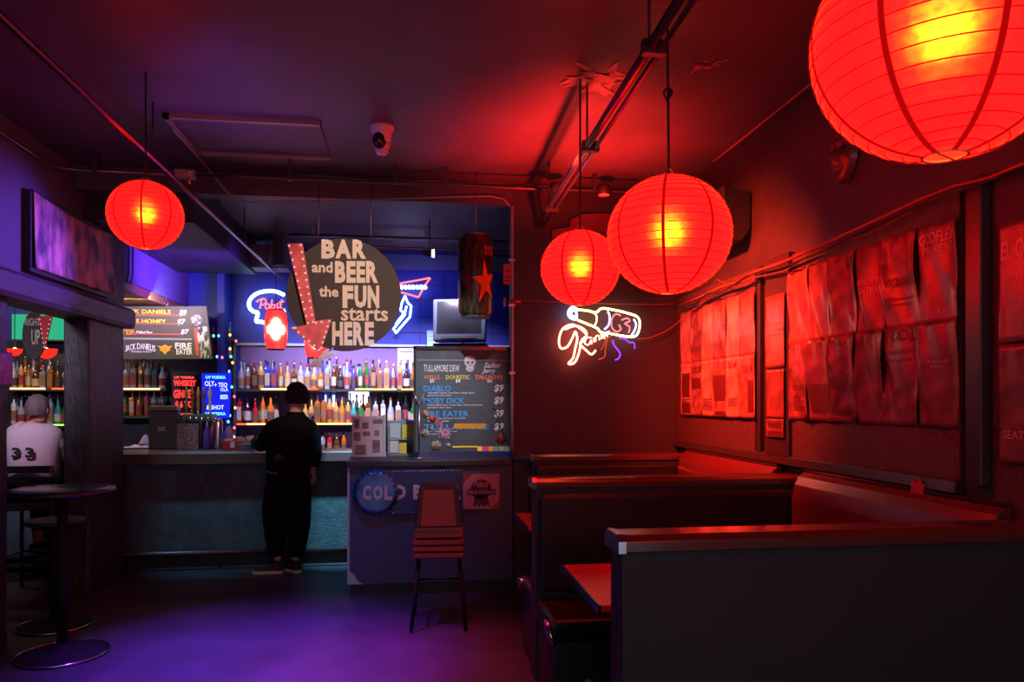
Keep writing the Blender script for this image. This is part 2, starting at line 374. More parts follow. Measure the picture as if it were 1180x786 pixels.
# ------------------------------------------------------------------ pipes, conduits, cords
def pole(name, a, b, r, label, m=M['pipe']):
    o = tag(MB().tube([a, b], r, 10).build(name, m), label, 'pipe'); return o
pr0, pr1 = PZ(790, -12, 3.1), PZ(618, 262, 3.1)
t = thing('ceiling_pipe', ((pr0 + pr1) / 2), 'long shiny double pipe slanting across the ceiling between the red lanterns', 'pipe')
mid = (pr0 + pr1) / 2
MB().tube([pr0 - mid, pr1 - mid], .021, 12).build('tube', M['pipe'], t)
sd = Vector((.045, 0, -.012)); MB().tube([pr0 - mid + sd, pr1 - mid + sd], .012, 10).build('tube', M['pipe'], t)
for k in (.12, .45, .82):
    p = pr0.lerp(pr1, k) - mid
    MB().tube([p + Vector((0, 0, .0)), p + Vector((0, 0, H - 3.1 + .0))], .006, 6).build('hanger_rod', M['black'], t)
    MB().box(p - Vector((.03, .02, .03)), p + Vector((.07, .02, .03))).build('clamp', M['black'], t)
pl0, pl1 = PZ(-30, -10, 3.1), PZ(322, 319, 3.1)
mid = (pl0 + pl1) / 2
t = thing('ceiling_pipe', mid, 'long thin sprinkler pipe slanting past the small lantern to the left', 'pipe')
MB().tube([pl0 - mid, pl1 - mid], .017, 12).build('tube', M['pipe'], t)
sd = Vector((.035, 0, -.03)); MB().tube([pl0 - mid + sd, pl1 - mid + sd], .007, 8).build('cable', mat('pinkish cable', (170, 90, 110), .35), t)
for k in (.3, .55, .7, .88):
    p = pl0.lerp(pl1, k) - mid
    MB().tube([p, p + Vector((0, 0, H - 3.1))], .005, 6).build('hanger_rod', M['black'], t)
p = PZ(218, 214, 3.1) - mid
sp = MB().lathe([(.012, 0), (.012, .03), (.006, .035), (.006, .07), (.02, .075), (.022, .085), (.004, .09)], p + Vector((0, 0, .015)), 10)
sp.tube([p + Vector((-.012, 0, .045)), p + Vector((-.02, 0, .07)), p + Vector((0, 0, .1)), p + Vector((.02, 0, .07)), p + Vector((.012, 0, .045))], .004, 6)
sp.build('sprinkler_head', M['brass'], t)
# conduit across the ceiling
zc = 3.31
def path(us, Z): return [PZ(u, v, Z) for u, v in us]
cp = [PX(-20, 142, XL + .03), PX(0, 155, XL + .03), PX(56, 189, XL + .03)]
cp[0].z = cp[1].z = cp[2].z = zc
yc = cp[2].y + .12
cp += [Vector((XL + .08, yc - .03, zc)), Vector((XL + .2, yc, zc)), Vector((PZ(205, 192, zc).x - .07, yc, zc))]
t = thing('conduit', (-1.2, yc, zc), 'thin grey conduit turning off the left wall and running under the ceiling', 'conduit')
org = Vector((-1.2, yc, zc))
MB().tube([p - org for p in cp], .011, 8).build('tube', M['pipe'], t)
for x in (-2.3, -1.8): MB().box((x + 1.2 - .02, -.015, -.015), (x + 1.2 + .02, .015, H - zc)).build('strap', M['pipe'], t)
jx = PZ(205, 192, zc).x
t = thing('junction_box', (jx, yc, zc), 'small grey junction box on the ceiling conduit beside the left lantern', 'junction box')
MB().box((-.07, -.035, -.03), (.07, .035, .03)).build('housing', mat('grey painted steel', (150, 146, 130), .4), t, .004)
MB().box((-.05, -.038, -.02), (.05, -.035, .02)).build('cover_plate', mat('grey painted steel', (150, 146, 130), .4), t)
t2x = PZ(640, 184, zc).x; xb = XR - .12
t = thing('conduit', (0, yc, zc), 'black conduit running under the ceiling between the dome and right wall', 'conduit')
pts = [(-1.16 + jx + 1.2 - .0, 0, 0)] + [(x, 0, .004 * math.sin(x * 5)) for x in [jx + .075 + i * (xb - jx - .25) / 12 for i in range(13)]] + [(xb - .03, 0, -.01), (xb, .03, -.06), (xb, .05, -.55)]
MB().tube([p for p in pts[1:]], .012, 8).build('tube', mat('dark conduit', (70, 56, 58), .35, .6), t)
MB().tube([(x, .02, .03 + .012 * math.sin(x * 7)) for x in [jx + .2 + i * (xb - jx - .3) / 24 for i in range(25)]], .006, 6).build('cable', M['cordblack'], t)
for x in (-.9, -.1, .3, 1.5, 2.0): MB().box((x - .015, -.014, -.014), (x + .015, .014, H - zc)).build('strap', M['black'], t)
for u, lab in ((664, 'black octagonal junction box on the ceiling conduit, next to the slanting pipe'), (728, 'black junction box with blank white underside on the ceiling conduit above the largest central lantern')):
    c = PZ(u, 186, zc)
    t = thing('junction_box', (c.x, yc, zc + .0), lab, 'junction box')
    MB().lathe([(.055, -.03), (.06, -.025), (.06, .03), (.05, .05)], (0, 0, 0), 8).build('housing', M['black'], t)
    MB().lathe([(.045, -.036), (.048, -.03)], (0, 0, 0), 12).build('cover_plate', M['white'] if u == 728 else M['black'], t)
# old wire in the corner: ceiling hatch diagonal, then along the beam and down the edge of the bar opening
def wire(pts, r, label, m=M['cordred'], name='cable', cat='cable', seg=6):
    o_ = Vector(pts[0]); e = MB().tube([Vector(p) - o_ for p in pts], r, seg).build(name, m); e.location = o_; return tag(e, label, cat)
d0, d1 = PZ(200, 150, H - .03), PZ(236, 190, H - .03)
zb_ = 3.25
pts = [d0, d1, PY(262, 222, YB - .03), PY(282, 233, YB - .03)] + [PY(u, v, YB - .03) for u, v in ((340, 232), (400, 231), (460, 229), (520, 227), (565, 226), (580, 229), (588, 238))]
wire(pts, .008, 'thin pale wire clipped along the beam over the bar, coming off the ceiling hatch', mat('pale wire', (150, 140, 128), .4))
vp = [PY(590, v, YB - .03) for v in (238, 300, 345, 400, 460, 518)]
t = thing('conduit', PY(590, 518, YB - .03), 'pale vertical conduit down the corner between bar opening and maroon wall', 'conduit')
o_ = PY(590, 518, YB - .03); MB().tube([p - o_ for p in vp], .014, 8).build('tube', M['edgewhite'], t)
for v in (300, 352, 430): MB().box(PY(590, v, YB - .03) - o_ - Vector((.025, .02, .01)), PY(590, v, YB - .03) - o_ + Vector((.025, .03, .01))).build('strap', M['steel'], t)
# little red junction on it, with the red cable along the back wall
t = thing('cable_plug', PY(588, 347, YB - .06), 'red cable plug on the conduit at the corner of the maroon wall', 'plug')
MB().tube([(-.01, 0, 0), (.09, 0, 0)], .016, 8).build('body', mat('red plastic', (200, 40, 36), .4), t)
MB().tube([(-.05, 0, .03), (-.05, 0, -.05)], .012, 8).build('socket', mat('violet grey plastic', (150, 140, 190), .4), t)
wire([PY(600, 347, YB - .05), PY(640, 348, YB - .05), PY(700, 350, YB - .05), PY(760, 351, YB - .05), PY(779, 350, YB - .05)], .004, 'thin red cable strung level across the maroon wall above the neon', mat('red cable', (180, 60, 56), .5))
wire([PY(735, 391, YB - .06), PY(750, 389, YB - .06), PY(765, 383, YB - .06), PY(776, 376, YB - .06), PX(785, 368, XR - .07), PX(800, 356, XR - .07), PX(812, 347, XR - .07)], .004, 'red cable sagging from the bottle neon to the right wall', mat('red cable', (180, 60, 56), .5))
# cable bundle above the posters
def along(us, X, dz=0): return [PX(u, v + dz, X) for u, v in us]
b1 = [(783, 352), (805, 343), (830, 331), (850, 325), (870, 313), (900, 303), (950, 281), (1009, 254), (1060, 230), (1100, 214), (1140, 205), (1185, 186), (1260, 158)]
wire(along(b1, XR - .09), .010, 'thick lacquered cable running along the top of the poster wall', mat('lacquered cable', (150, 74, 60), .25), seg=8)
b2 = [(783, 356), (800, 351), (815, 338), (832, 337), (860, 318), (900, 309), (950, 289), (1000, 263), (1050, 240), (1100, 222), (1140, 208), (1185, 192)]
wire(along(b2, XR - .10), .005, 'thin black wire sagging below the thick cable on the poster wall', M['cordblack'])
b3 = [(800, 352), (812, 342), (826, 322), (842, 330), (865, 321), (905, 312), (940, 288), (1000, 270), (1060, 238), (1110, 216)]
wire(along(b3, XR - .085), .004, 'thin brown wire looping loosely around the cables on the poster wall', mat('brown wire', (110, 70, 60), .5))
wire([PZ(940, 92, H - .01), PZ(880, 140, H - .01), PZ(840, 172, H - .01), PZ(822, 186, H - .01)], .006, 'thin pink wire tucked in the corner of ceiling and right wall', mat('pinkish wire', (170, 90, 90), .4))
# hanging black cable on the left wall beyond the small lantern
wire([PX(148, 283, XL + .03), PX(148, 315, XL + .03), PX(146, 325, XL + .04), PX(151, 327, XL + .05), PX(153, 315, XL + .05), PX(153, 283, XL + .04)], .006, 'black cable loop hanging on the purple wall below the small lantern', M['cordblack'])
wire([PX(220, 318, XL + .02), PX(221, 328, XL + .02), PX(224, 337, XL + .02)], .004, 'short black wire end dangling on the purple wall under the dark soffit', M['cordblack'])

# ------------------------------------------------------------------ paper lanterns
def lantern_mats():
    m = bpy.data.materials.new('red lantern paper'); m.use_nodes = True; nt = m.node_tree; nt.nodes.clear()
    N = nt.nodes.new; out = N('ShaderNodeOutputMaterial'); add = N('ShaderNodeAddShader'); mix = N('ShaderNodeMixShader')
    em = N('ShaderNodeEmission'); em.inputs[0].default_value = (1, .0016, .0030, 1); em.inputs[1].default_value = 5.0
    tr = N('ShaderNodeBsdfTranslucent'); tr.inputs[0].default_value = (.7, .004, .003, 1)
    rf = N('ShaderNodeBsdfRefraction'); rf.inputs['Color'].default_value = (.9, .55, .12, 1); rf.inputs['IOR'].default_value = 1.22; rf.inputs['Roughness'].default_value = .70
    tcn = N('ShaderNodeTexCoord'); nz = N('ShaderNodeTexNoise'); nz.inputs['Scale'].default_value = 60; nz.inputs['Detail'].default_value = 4
    rp = N('ShaderNodeValToRGB'); rp.color_ramp.elements[0].position = .35; rp.color_ramp.elements[1].position = .6
    rp.color_ramp.elements[0].color = (.7, .10, .01, 1); rp.color_ramp.elements[1].color = (.9, .21, .015, 1)
    nt.links.new(tcn.outputs['Object'], nz.inputs['Vector']); nt.links.new(nz.outputs['Fac'], rp.inputs[0]); nt.links.new(rp.outputs[0], rf.inputs['Color'])
    mix.inputs[0].default_value = .34
    nt.links.new(tr.outputs[0], mix.inputs[1]); nt.links.new(rf.outputs[0], mix.inputs[2])
    df = N('ShaderNodeBsdfDiffuse'); df.inputs[0].default_value = (.75, .22, .10, 1); mx2 = N('ShaderNodeMixShader'); mx2.inputs[0].default_value = .2
    nt.links.new(mix.outputs[0], mx2.inputs[1]); nt.links.new(df.outputs[0], mx2.inputs[2])
    nt.links.new(mx2.outputs[0], add.inputs[0]); nt.links.new(em.outputs[0], add.inputs[1]); nt.links.new(add.outputs[0], out.inputs[0])
    return m
M['lantern'] = lantern_mats()
M['seam'] = glow('doubled lantern paper', (1, .004, .004), .42)
M['hoop'] = glow('lantern paper over wire', (1, .006, .006), .5)
def lantern(c, r, label, cord_top, power, rot=0.0, nh=20, knot=False, hr=1.0):
    t = thing('paper_lantern', c, label, 'lantern', 'round red paper lanterns', rz=rot)
    prof = []; hole = .17; ph0 = math.asin(hole * .95)
    n = nh * 4
    for i in range(n + 1):
        ph = PI - ph0 - (PI - 2 * ph0) * i / n
        k = r * (1 - .010 * abs(math.cos(PI * i / 4)) ** 1.0)
        prof.append((k * math.sin(ph), k * math.cos(ph) * .95))
    MB().lathe(prof, (0, 0, 0), 64, cap=False).build('paper_shade', M['lantern'], t)
    wm = MB()
    for j in range(1, nh):
        ph = ph0 + (PI - 2 * ph0) * j / nh; rr_ = r * 1.001 * math.sin(ph); z = r * 1.001 * math.cos(ph) * .95
        wm.tube([(rr_ * math.cos(a), rr_ * math.sin(a), z + .008 * r * math.sin(2 * a + j)) for a in [2 * PI * k / 48 for k in range(48)]], .0035 * r * 1.6 * hr, 4, closed=True)
    wm.build('wire_hoops', M['hoop'], t)
    for s_ in range(8):
        a = 2 * PI * s_ / 8; sm = MB(); wd = .022 * r * 1.1 * hr
        def fn(uu, vv):
            ph = ph0 + (PI - 2 * ph0) * vv; w_ = wd * (uu - .5) * 2; q_ = r * 1.004
            x = q_ * math.sin(ph); return (x * math.cos(a) - w_ * math.sin(a), x * math.sin(a) + w_ * math.cos(a), q_ * math.cos(ph) * .95)
        sm.grid(fn, 1, 32); sm.build('seam', M['seam'], t)
    zb = -r * math.cos(ph0) * .95; rh = r * math.sin(ph0)
    MB().tube([(rh * math.cos(a), rh * math.sin(a), zb) for a in [2 * PI * k / 32 for k in range(32)]], .006 * r * 2, 6, closed=True).build('bottom_ring', mat('pale wire ring', (230, 150, 110), .5), t)
    MB().tube([(rh * math.cos(a), rh * math.sin(a), -zb) for a in [2 * PI * k / 32 for k in range(32)]], .006 * r * 2, 6, closed=True).build('top_ring', mat('pale wire ring', (230, 150, 110), .5), t)
    # wire spreader inside and above, bulb and holder
    MB().tube([(-rh, 0, zb), (rh, 0, zb)], .004 * r * 2, 6).tube([(-rh, 0, -zb), (-rh * .3, 0, -zb + .12 * r), (0, 0, -zb + .16 * r), (rh * .3, 0, -zb + .12 * r), (rh, 0, -zb)], .004 * r * 2, 6).build('spreader', M['steel'], t)
    MB().lathe([(.018, 0), (.02, .02), (.02, .07), (.006, .09)], (0, 0, r * .33), 10).build('bulb_holder', M['black'], t)
    MB().sphere((0, 0, r * .33 - .03), .03, 12, 8).build('bulb', glow('warm bulb', (1, .72, .4), 14), t)
    l = bpy.data.lights.new('lantern_bulb_light', 'POINT'); l.energy = power; l.color = (1, .34, .07); l.shadow_soft_size = r * .16
    lo = bpy.data.objects.new('lantern_bulb_light', l); COL.objects.link(lo); lo.parent = t; lo.location = (0, 0, r * .05)
    top = Vector(cord_top) - Vector(c); z0 = r * .33 + .08
    p0 = Vector((0, 0, z0)); cord = [p0.lerp(top, k / 10) for k in range(11)]
    ca, sa = math.cos(-rot), math.sin(-rot)
    cord = [Vector((p.x * ca - p.y * sa, p.x * sa + p.y * ca, p.z)) for p in cord]
    MB().tube(cord, .006, 6).build('cord', M['cordblack'], t)
    if knot:
        kp = cord[6]; kn = MB()
        kn.tube([kp + Vector((.02 * math.sin(a) * (1 + .4 * math.cos(a * .5)), 0, .035 * math.cos(a * .7))) for a in [k / 24 * 4 * PI for k in range(25)]], .005, 6).build('cord_knot', M['cordblack'], t)
    return t
cmid = PD(771, 271, 3.66); lantern(cmid, .302, 'large round red paper lantern, central one left of the poster wall, hung on knotted cord', (PZ(769, 30, H).x, PZ(769, 30, H).y, H), 14, .35, 20, True)
cbig = PD(1089, 43, 1.72); lantern(cbig, .292, 'biggest nearest red paper lantern, cut off by the top right corner', (cbig.x, cbig.y, H), 11.5, .50, 20, hr=1.0)
csm = PD(668.5, 309, 4.28); lantern(csm, .226, 'smaller red paper lantern hanging just above the bottle neon sign', (csm.x, csm.y, H), 10, .1, 20)
cle = PD(168, 248, 4.2); lantern(cle, .200, 'small round red paper lantern hanging alone at the left by the banner', (cle.x, cle.y, H), 8, .2, 18)

# small cylindrical lanterns in the bar
def small_lantern(c, r, h, label):
    t = thing('small_lantern', c, label, 'lantern', 'little tubular red lanterns in the bar')
    n = 14
    prof = [(r * (.72 + .28 * math.sin(PI * i / n) ** .5) * (1 - .03 * (i % 2)), -h / 2 + h * i / n) for i in range(n + 1)]
    m = bpy.data.materials.get('small lantern paper')
    if not m:
        m = bpy.data.materials.new('small lantern paper'); m.use_nodes = True; nt = m.node_tree; nt.nodes.clear(); N = nt.nodes.new
        out = N('ShaderNodeOutputMaterial'); add = N('ShaderNodeAddShader'); em = N('ShaderNodeEmission'); em.inputs[0].default_value = (1, .02, .015, 1); em.inputs[1].default_value = .9
        rf = N('ShaderNodeBsdfRefraction'); rf.inputs['Color'].default_value = (.9, .5, .35, 1); rf.inputs['IOR'].default_value = 1.3; rf.inputs['Roughness'].default_value = .7
        nt.links.new(rf.outputs[0], add.inputs[0]); nt.links.new(em.outputs[0], add.inputs[1]); nt.links.new(add.outputs[0], out.inputs[0])
    MB().lathe(prof, (0, 0, 0), 24, cap=False).build('paper_shade', m, t)
    MB().lathe([(r * .7, h / 2 - .004), (r * .72, h / 2 + .01)], (0, 0, 0), 20).build('top_cap', mat('red cap', (150, 30, 34), .5), t)
    MB().lathe([(r * .72, -h / 2 - .012), (r * .7, -h / 2 + .002)], (0, 0, 0), 20).build('bottom_ring', mat('red cap', (150, 30, 34), .5), t)
    MB().lathe([(.012, -.10), (.03, -.06), (.03, .08), (.012, .11)], (0, 0, 0), 12).build('bulb', glow('small bulb', (1, .75, .6), 12), t)
    l = bpy.data.lights.new('small_lantern_light', 'POINT'); l.energy = 45; l.color = (1, .5, .36); l.shadow_soft_size = .05
    lo = bpy.data.objects.new('small_lantern_light', l); COL.objects.link(lo); lo.parent = t
    MB().tube([(0, 0, h / 2), (0, 0, H - c.z)], .004, 6).build('cord', M['cordblack'], t)
small_lantern(PD(318, 380, 7.6), .118, .39, 'tubular glowing red lantern hanging in front of the blue speech-bubble neon')
small_lantern(PD(364, 391, 8.2), .125, .40, 'tubular glowing red lantern mostly hidden behind the arrow of the round sign')

# ------------------------------------------------------------------ ceiling dome lamp, masks, wall sign behind lantern
c = PZ(440, 146, H)
t = thing('dome_camera', (c.x, c.y, H), 'small round security dome on the ceiling, white shell with dark glossy ball', 'security camera')
MB().lathe([(.115, 0), (.115, -.02), (.09, -.05), (.085, -.12)], (0, 0, 0), 20).build('housing', mat('pale plastic shell', (200, 170, 175), .35), t)
MB().sphere((-.02, -.035, -.11), .068, 18, 12).build('lens_ball', M['blackgloss'], t)
MB().lathe([(.05, -.20), (.062, -.19), (.062, -.165), (.075, -.15), (.085, -.12)], (0, .02, 0), 16).build('collar', mat('pale plastic shell', (200, 170, 175), .35), t)
MB().tube([(0, .02, -.19), (.01, .02, -.26)], .004, 6).build('pull_cord', mat('red cable', (180, 60, 56), .5), t)
t.scale = (.72, .72, .9)

def mask(c, s, label):
    t = thing('wall_mask', c, label, 'mask', rz=-PI / 2)
    def fn(uu, vv):
        z = (vv - .5) * 2; wd = (.62 * math.sqrt(max(0, 1 - (abs(z) ** 2.2))) + .10) * (1.0 if z > -.2 else 1.0 + .45 * (z + .2))
        x = (uu - .5) * 2; d = math.sqrt(max(0, 1 - x * x)) * .42 * (1 - .3 * z * z)
        nose = .20 * math.exp(-((x) / .16) ** 2) * math.exp(-((z + .08) / .28) ** 2)
        eye = -.20 * (math.exp(-((abs(x) - .42) / .18) ** 2) * math.exp(-((z - .22) / .15) ** 2))
        mouth = -.12 * math.exp(-((x) / .32) ** 2) * math.exp(-((z + .52) / .08) ** 2)
        cheek = .10 * math.exp(-((abs(x) - .55) / .2) ** 2) * math.exp(-((z + .1) / .18) ** 2)
        chin = .14 * math.exp(-((x) / .3) ** 2) * math.exp(-((z + .85) / .16) ** 2)
        brow = .10 * math.exp(-((abs(x) - .35) / .35) ** 2) * math.exp(-((z - .45) / .08) ** 2)
        return (x * wd * s, -(d + nose + eye + mouth + cheek + chin + brow) * s, z * s)
    MB().grid(fn, 28, 36).build('face', mat('dark carved mask', (84, 50, 48), .3, bump=.2, bscale=30), t)
    MB().lathe([(.02, -.02), (.03, 0)], (0, .0, 0), 8, axis='y').build('hook', M['black'], t)
    ms = MB()
    for k in (-1, 1): ms.sphere((k * .26 * s, -.33 * s, .2 * s), .07 * s, 10, 8)
    ms.build('eyes', M['black'], t)
    return t
mask(PX(975, 180, XR - .01), .15, 'carved horned-brow face mask hanging high on the right wall below the biggest lantern')
c = PX(848, 252, XR - .05)
t = thing('wall_speaker', c, 'black wedge-shaped loudspeaker high on the right wall, half behind the central lantern', 'speaker', rz=-PI / 2)
MB().prismx([(-.16, -.19), (-.02, -.19), (.04, -.1), (.04, .15), (-.16, .19)], -.15, .15).build('cabinet', M['black'], t, .008)
MB().lathe([(.10, -.178), (.11, -.165)], (0, 0, -.03), 20, axis='y').lathe([(.035, -.178), (.04, -.165)], (0, 0, .12), 14, axis='y').build('cone', M['blackgloss'], t)
MB().tube([(0, .04, 0), (0, .1, .05)], .012, 8).build('bracket', M['black'], t)

c = PY(670, 262, YB - .03)
t = thing('arched_tin_sign', c, 'dim red stepped tin sign reading SAILOR behind the small lantern', 'sign')
f_ = lambda u, v: (PY(u, v, YB - .03).x - c.x, PY(u, v, YB - .03).z - c.z)
MB().prism([f_(636, 277), (f_(636, 265)), f_(656, 262), f_(658, 253), f_(672, 247), f_(702, 246), f_(706, 262), f_(704, 277)], -.012, .012).build('plate', mat('dark red tin', (130, 46, 52), .45), t, .003)
text('lettering', 'SAILOR', mat('dull pink paint', (214, 120, 120), .6), t, f_(664, 0)[0], f_(700, 0)[0], f_(0, 262)[1], f_(0, 252)[1], -.014, off=.01)
text('lettering', 'SPICED RUM', mat('dull pink paint', (214, 120, 120), .6), t, f_(642, 0)[0], f_(698, 0)[0], f_(0, 273)[1], f_(0, 267)[1], -.014)

# ------------------------------------------------------------------ neon signs
def neon(name, label, Y, polys, board=None):
    """polys: list of (part name, points in photo pixels, material, radius, closed)"""
    us = [p for q_ in polys for p in q_[1]]; cu = sum(p[0] for p in us) / len(us); cv = sum(p[1] for p in us) / len(us)
    c = PY(cu, cv, Y); t = thing(name, c, label, 'neon sign')
    for pn, ps, m, r, cl in polys:
        pts = smooth([PY(u, v, Y) - c for u, v in ps], cl)
        MB().tube(pts, r, 8, closed=cl).build(pn, m, t)
    sup = MB()
    for q_ in polys[:3]:
        p = PY(*q_[1][0], Y) - c; sup.tube([p + Vector((0, .006, 0)), p + Vector((0, .075, 0))], .004, 6)
    sup.build('standoffs', M['glasspane'], t)
    return t
NY = glow('yellow neon', (1, .62, .16), 8); NB = glow('blue neon', (.18, .32, 1), 9); NW = glow('blue white neon', (.30, .55, 1), 8)
NR = glow('red orange neon', (1, .16, .09), 15); NP = glow('violet neon', (.25, .05, 1), 2.2); NO = glow('dull orange neon', (1, .10, .02), .8); NK = glow('pink neon', (1, .10, .13), 4)
cr = lambda x, y: (600 + x / 3.745, 230 + y / 3.745)
def L(*a): return [cr(*p) for p in a]
rw = NR
# letters "ainier" as small strokes along a rising baseline
def word(x0, y0, dx, dy, h, n): pass
neon('bottle_neon', 'neon sign of a tilted yellow beer bottle with running legs above red script', YB - .09, [
    ('bottle_outline', L((245, 475), (290, 480), (325, 487), (350, 470), (400, 476), (460, 490), (505, 508), (514, 545), (497, 588), (450, 590), (385, 578), (345, 572), (330, 555), (290, 538), (245, 520)), NY, .0095, False),
    ('bottle_cap', L((246, 474), (222, 464), (206, 485), (212, 508), (238, 516), (240, 488), (222, 478), (218, 498), (232, 505)), NW, .0095, False),
    ('bottle_neck_band', L((318, 490), (328, 505), (326, 530), (316, 548)), NY, .006, False),
    ('label_band', L((376, 482), (384, 505), (380, 540), (362, 560)), NB, .0075, False),
    ('label_band', L((488, 516), (498, 540), (490, 568), (478, 585)), NB, .0075, False),
    ('label_letter', L((432, 500), (408, 495), (392, 520), (394, 552), (412, 570), (432, 560), (424, 540)), NK, .006, False),
    ('label_letter', L((436, 520), (460, 512), (470, 525), (450, 535), (470, 550), (466, 575)), NK, .006, False),
    ('running_leg', L((392, 588), (376, 600), (366, 640), (362, 678), (336, 690)), NO, .005, False),
    ('running_leg', L((374, 592), (352, 640), (345, 650)), NO, .004, False),
    ('running_leg', L((396, 606), (404, 630), (428, 662), (424, 684), (408, 692)), NP, .0065, False),
    ('running_leg', L((424, 598), (450, 602), (468, 616), (488, 618), (492, 644)), NP, .0055, False),
    ('script_capital', L((262, 560), (225, 540), (184, 556), (166, 600), (172, 640), (200, 636), (222, 600), (236, 570), (244, 600), (236, 640), (226, 684), (206, 708), (232, 704), (252, 660), (262, 610), (284, 585), (262, 560)), rw, .0085, False),
    ('script_capital', L((190, 560), (240, 545), (282, 570), (278, 606), (256, 622), (282, 650), (306, 668), (324, 650)), rw, .0085, False),
    ('script_letter', L((306, 596), (284, 598), (278, 622), (294, 626), (304, 606), (306, 624)), rw, .0055, False),
    ('script_letter', L((314, 596), (318, 616)), rw, .0055, False),
    ('script_letter', L((324, 612), (324, 592), (336, 588), (340, 606)), rw, .0055, False),
    ('script_letter', L((346, 582), (350, 602)), rw, .0055, False),
    ('script_letter', L((356, 594), (368, 584), (360, 578), (354, 590), (364, 600)), rw, .0055, False),
    ('script_letter', L((374, 592), (372, 574), (384, 568)), rw, .0055, False),
])
# speech bubble neon on the blue wall
cb = lambda x, y: (270 + x / 4.367, 260 + y / 4.367)
def B(*a): return [cb(*p) for p in a]
neon('speech_bubble_neon', 'blue neon speech bubble around red script on the blue wall', YBB - .12, [
    ('bubble_outline', B((252, 350), (210, 332), (160, 330), (110, 344), (78, 375), (76, 410), (96, 432), (118, 440), (110, 480), (135, 484), (160, 492)), NW, .022, False),
    ('bubble_outline', B((238, 432), (256, 426)), NW, .02, False),
    ('script_capital', B((128, 418), (136, 372), (110, 384)), NK, .009, False),
    ('script_capital', B((120, 376), (150, 368), (160, 384), (146, 398), (130, 398)), NK, .009, False),
    ('script_letter', B((176, 396), (160, 396), (158, 416), (172, 416), (178, 398), (180, 418)), NK, .008, False),
    ('script_letter', B((190, 372), (186, 416), (200, 414), (204, 400), (190, 398)), NK, .008, False),
    ('script_letter', B((224, 394), (212, 396), (216, 406), (222, 414), (208, 420)), NK, .008, False),
    ('script_letter', B((240, 372), (232, 408), (240, 416)), NK, .008, False),
    ('script_letter', B((226, 386), (250, 382)), NK, .008, False)])
ca_ = lambda x, y: (440 + x / 5.617, 260 + y / 5.617)
def A_(*a): return [ca_(*p) for p in a]
def sharp(ps, k=6):
    out = []
    for i in range(len(ps) - 1):
        for j in range(k): s_ = j / k; out.append((ps[i][0] + (ps[i + 1][0] - ps[i][0]) * s_, ps[i][1] + (ps[i + 1][1] - ps[i][1]) * s_))
    return out + [ps[-1]]
bud = [('bow_tie_outline', sharp(A_((20, 392), (310, 340), (236, 462), (20, 404))), NK, .010, False)]
xx = 60
for ch in range(9):
    x = 70 + ch * 25; y0 = 405 - (0 if ch % 3 else 18)
    bud.append(('script_letter', A_((x, y0 + 4), (x + 3, 386 + 4), (x + 12, 388 + 2), (x + 9, 410), (x + 22, 398)), NW, .010, False))
bud += [('bolt_outline', sharp(A_((150, 455), (168, 500), (190, 520), (182, 590), (130, 650), (92, 694), (76, 668), (150, 575), (120, 545), (130, 500), (150, 455))), NW, .012, False),
        ('bolt_outline', sharp(A_((160, 520), (150, 560), (110, 610), (90, 640))), NW, .012, False)]
neon('bow_tie_neon', 'blue and red bow-tie neon with lightning bolt, half hidden by the round sign', YBB - .12, bud)

# ------------------------------------------------------------------ round sign with arrows
Ys = 5.95
C0 = PY(397, 340, Ys); rr = (PY(463, 340, Ys) - PY(331, 340, Ys)).length / 2
t = thing('round_bar_sign', C0, 'large round black hanging sign with cream letters BAR and BEER the FUN starts HERE', 'sign')
MB().lathe([(rr, -.02), (rr, .02)], (0, 0, 0), 64, axis='y').build('disc', M['chalk'], t, .004)
fs = lambda x, y: ((PY(*cb(x, y), Ys) - C0).x, (PY(*cb(x, y), Ys) - C0).z)
def stxt(s, x0, y0, x1, y1, off=.03, m=M['cream']):
    a = fs(x0, y1); b = fs(x1, y0); text('lettering', s, m, t, a[0], b[0], a[1], b[1], -.0205, .004, off)
for ch, a, b in (('B', 440, 508), ('A', 510, 590), ('R', 596, 664)): stxt(ch, a, 74, b, 168, .05)
stxt('and', 392, 186, 496, 238, .025)
for ch, a, b in (('B', 508, 562), ('E', 566, 612), ('E', 616, 660), ('R', 664, 724)): stxt(ch, a, 182, b, 290, .05)
stxt('the', 428, 308, 526, 360, .03)
for ch, a, b in (('F', 546, 600), ('U', 606, 666), ('N', 672, 730)): stxt(ch, a, 304, b, 416, .055)
stxt('starts', 538, 418, 774, 480, .02)
for ch, a, b in (('H', 494, 548), ('E', 554, 596), ('R', 600, 652), ('E', 658, 704)): stxt(ch, a, 486, b, 604, .05)
wt = MB()
for dx in (-.2, .2): wt.tube([(dx, 0, rr * .85), (dx, .1, H - C0.z)], .004, 6)
wt.build('hanging_wire', M['steel'], t)
Ya = Ys - .05
C1 = PY(358, 330, Ya); fa = lambda x, y: ((PY(*cb(x, y), Ya) - C1).x, (PY(*cb(x, y), Ya) - C1).z)
t = thing('marquee_arrow', C1, 'big faded red marquee arrow studded with small bulbs, pointing down across the round sign', 'arrow sign')
arrow = [(268, 92), (344, 90), (408, 480), (492, 470), (432, 640), (284, 516), (364, 500)]
MB().prism([fa(*p) for p in arrow], -.015, .02).build('arrow_board', mat('faded red board', (226, 96, 100), .55, rgb2=(196, 76, 82), nscale=12), t, .004)
bulbs = []
def ln(a, b, n, e=True): return [(a[0] + (b[0] - a[0]) * i / n, a[1] + (b[1] - a[1]) * i / n) for i in range(n + (1 if e else 0))]
bl = ln((278, 104), (372, 492), 11) + ln((336, 100), (398, 486), 11) + ln((298, 516), (430, 626), 5) + ln((438, 616), (480, 482), 5) + ln((412, 490), (470, 482), 2, False) + ln((310, 516), (360, 510), 1, False)
mbulb = MB()
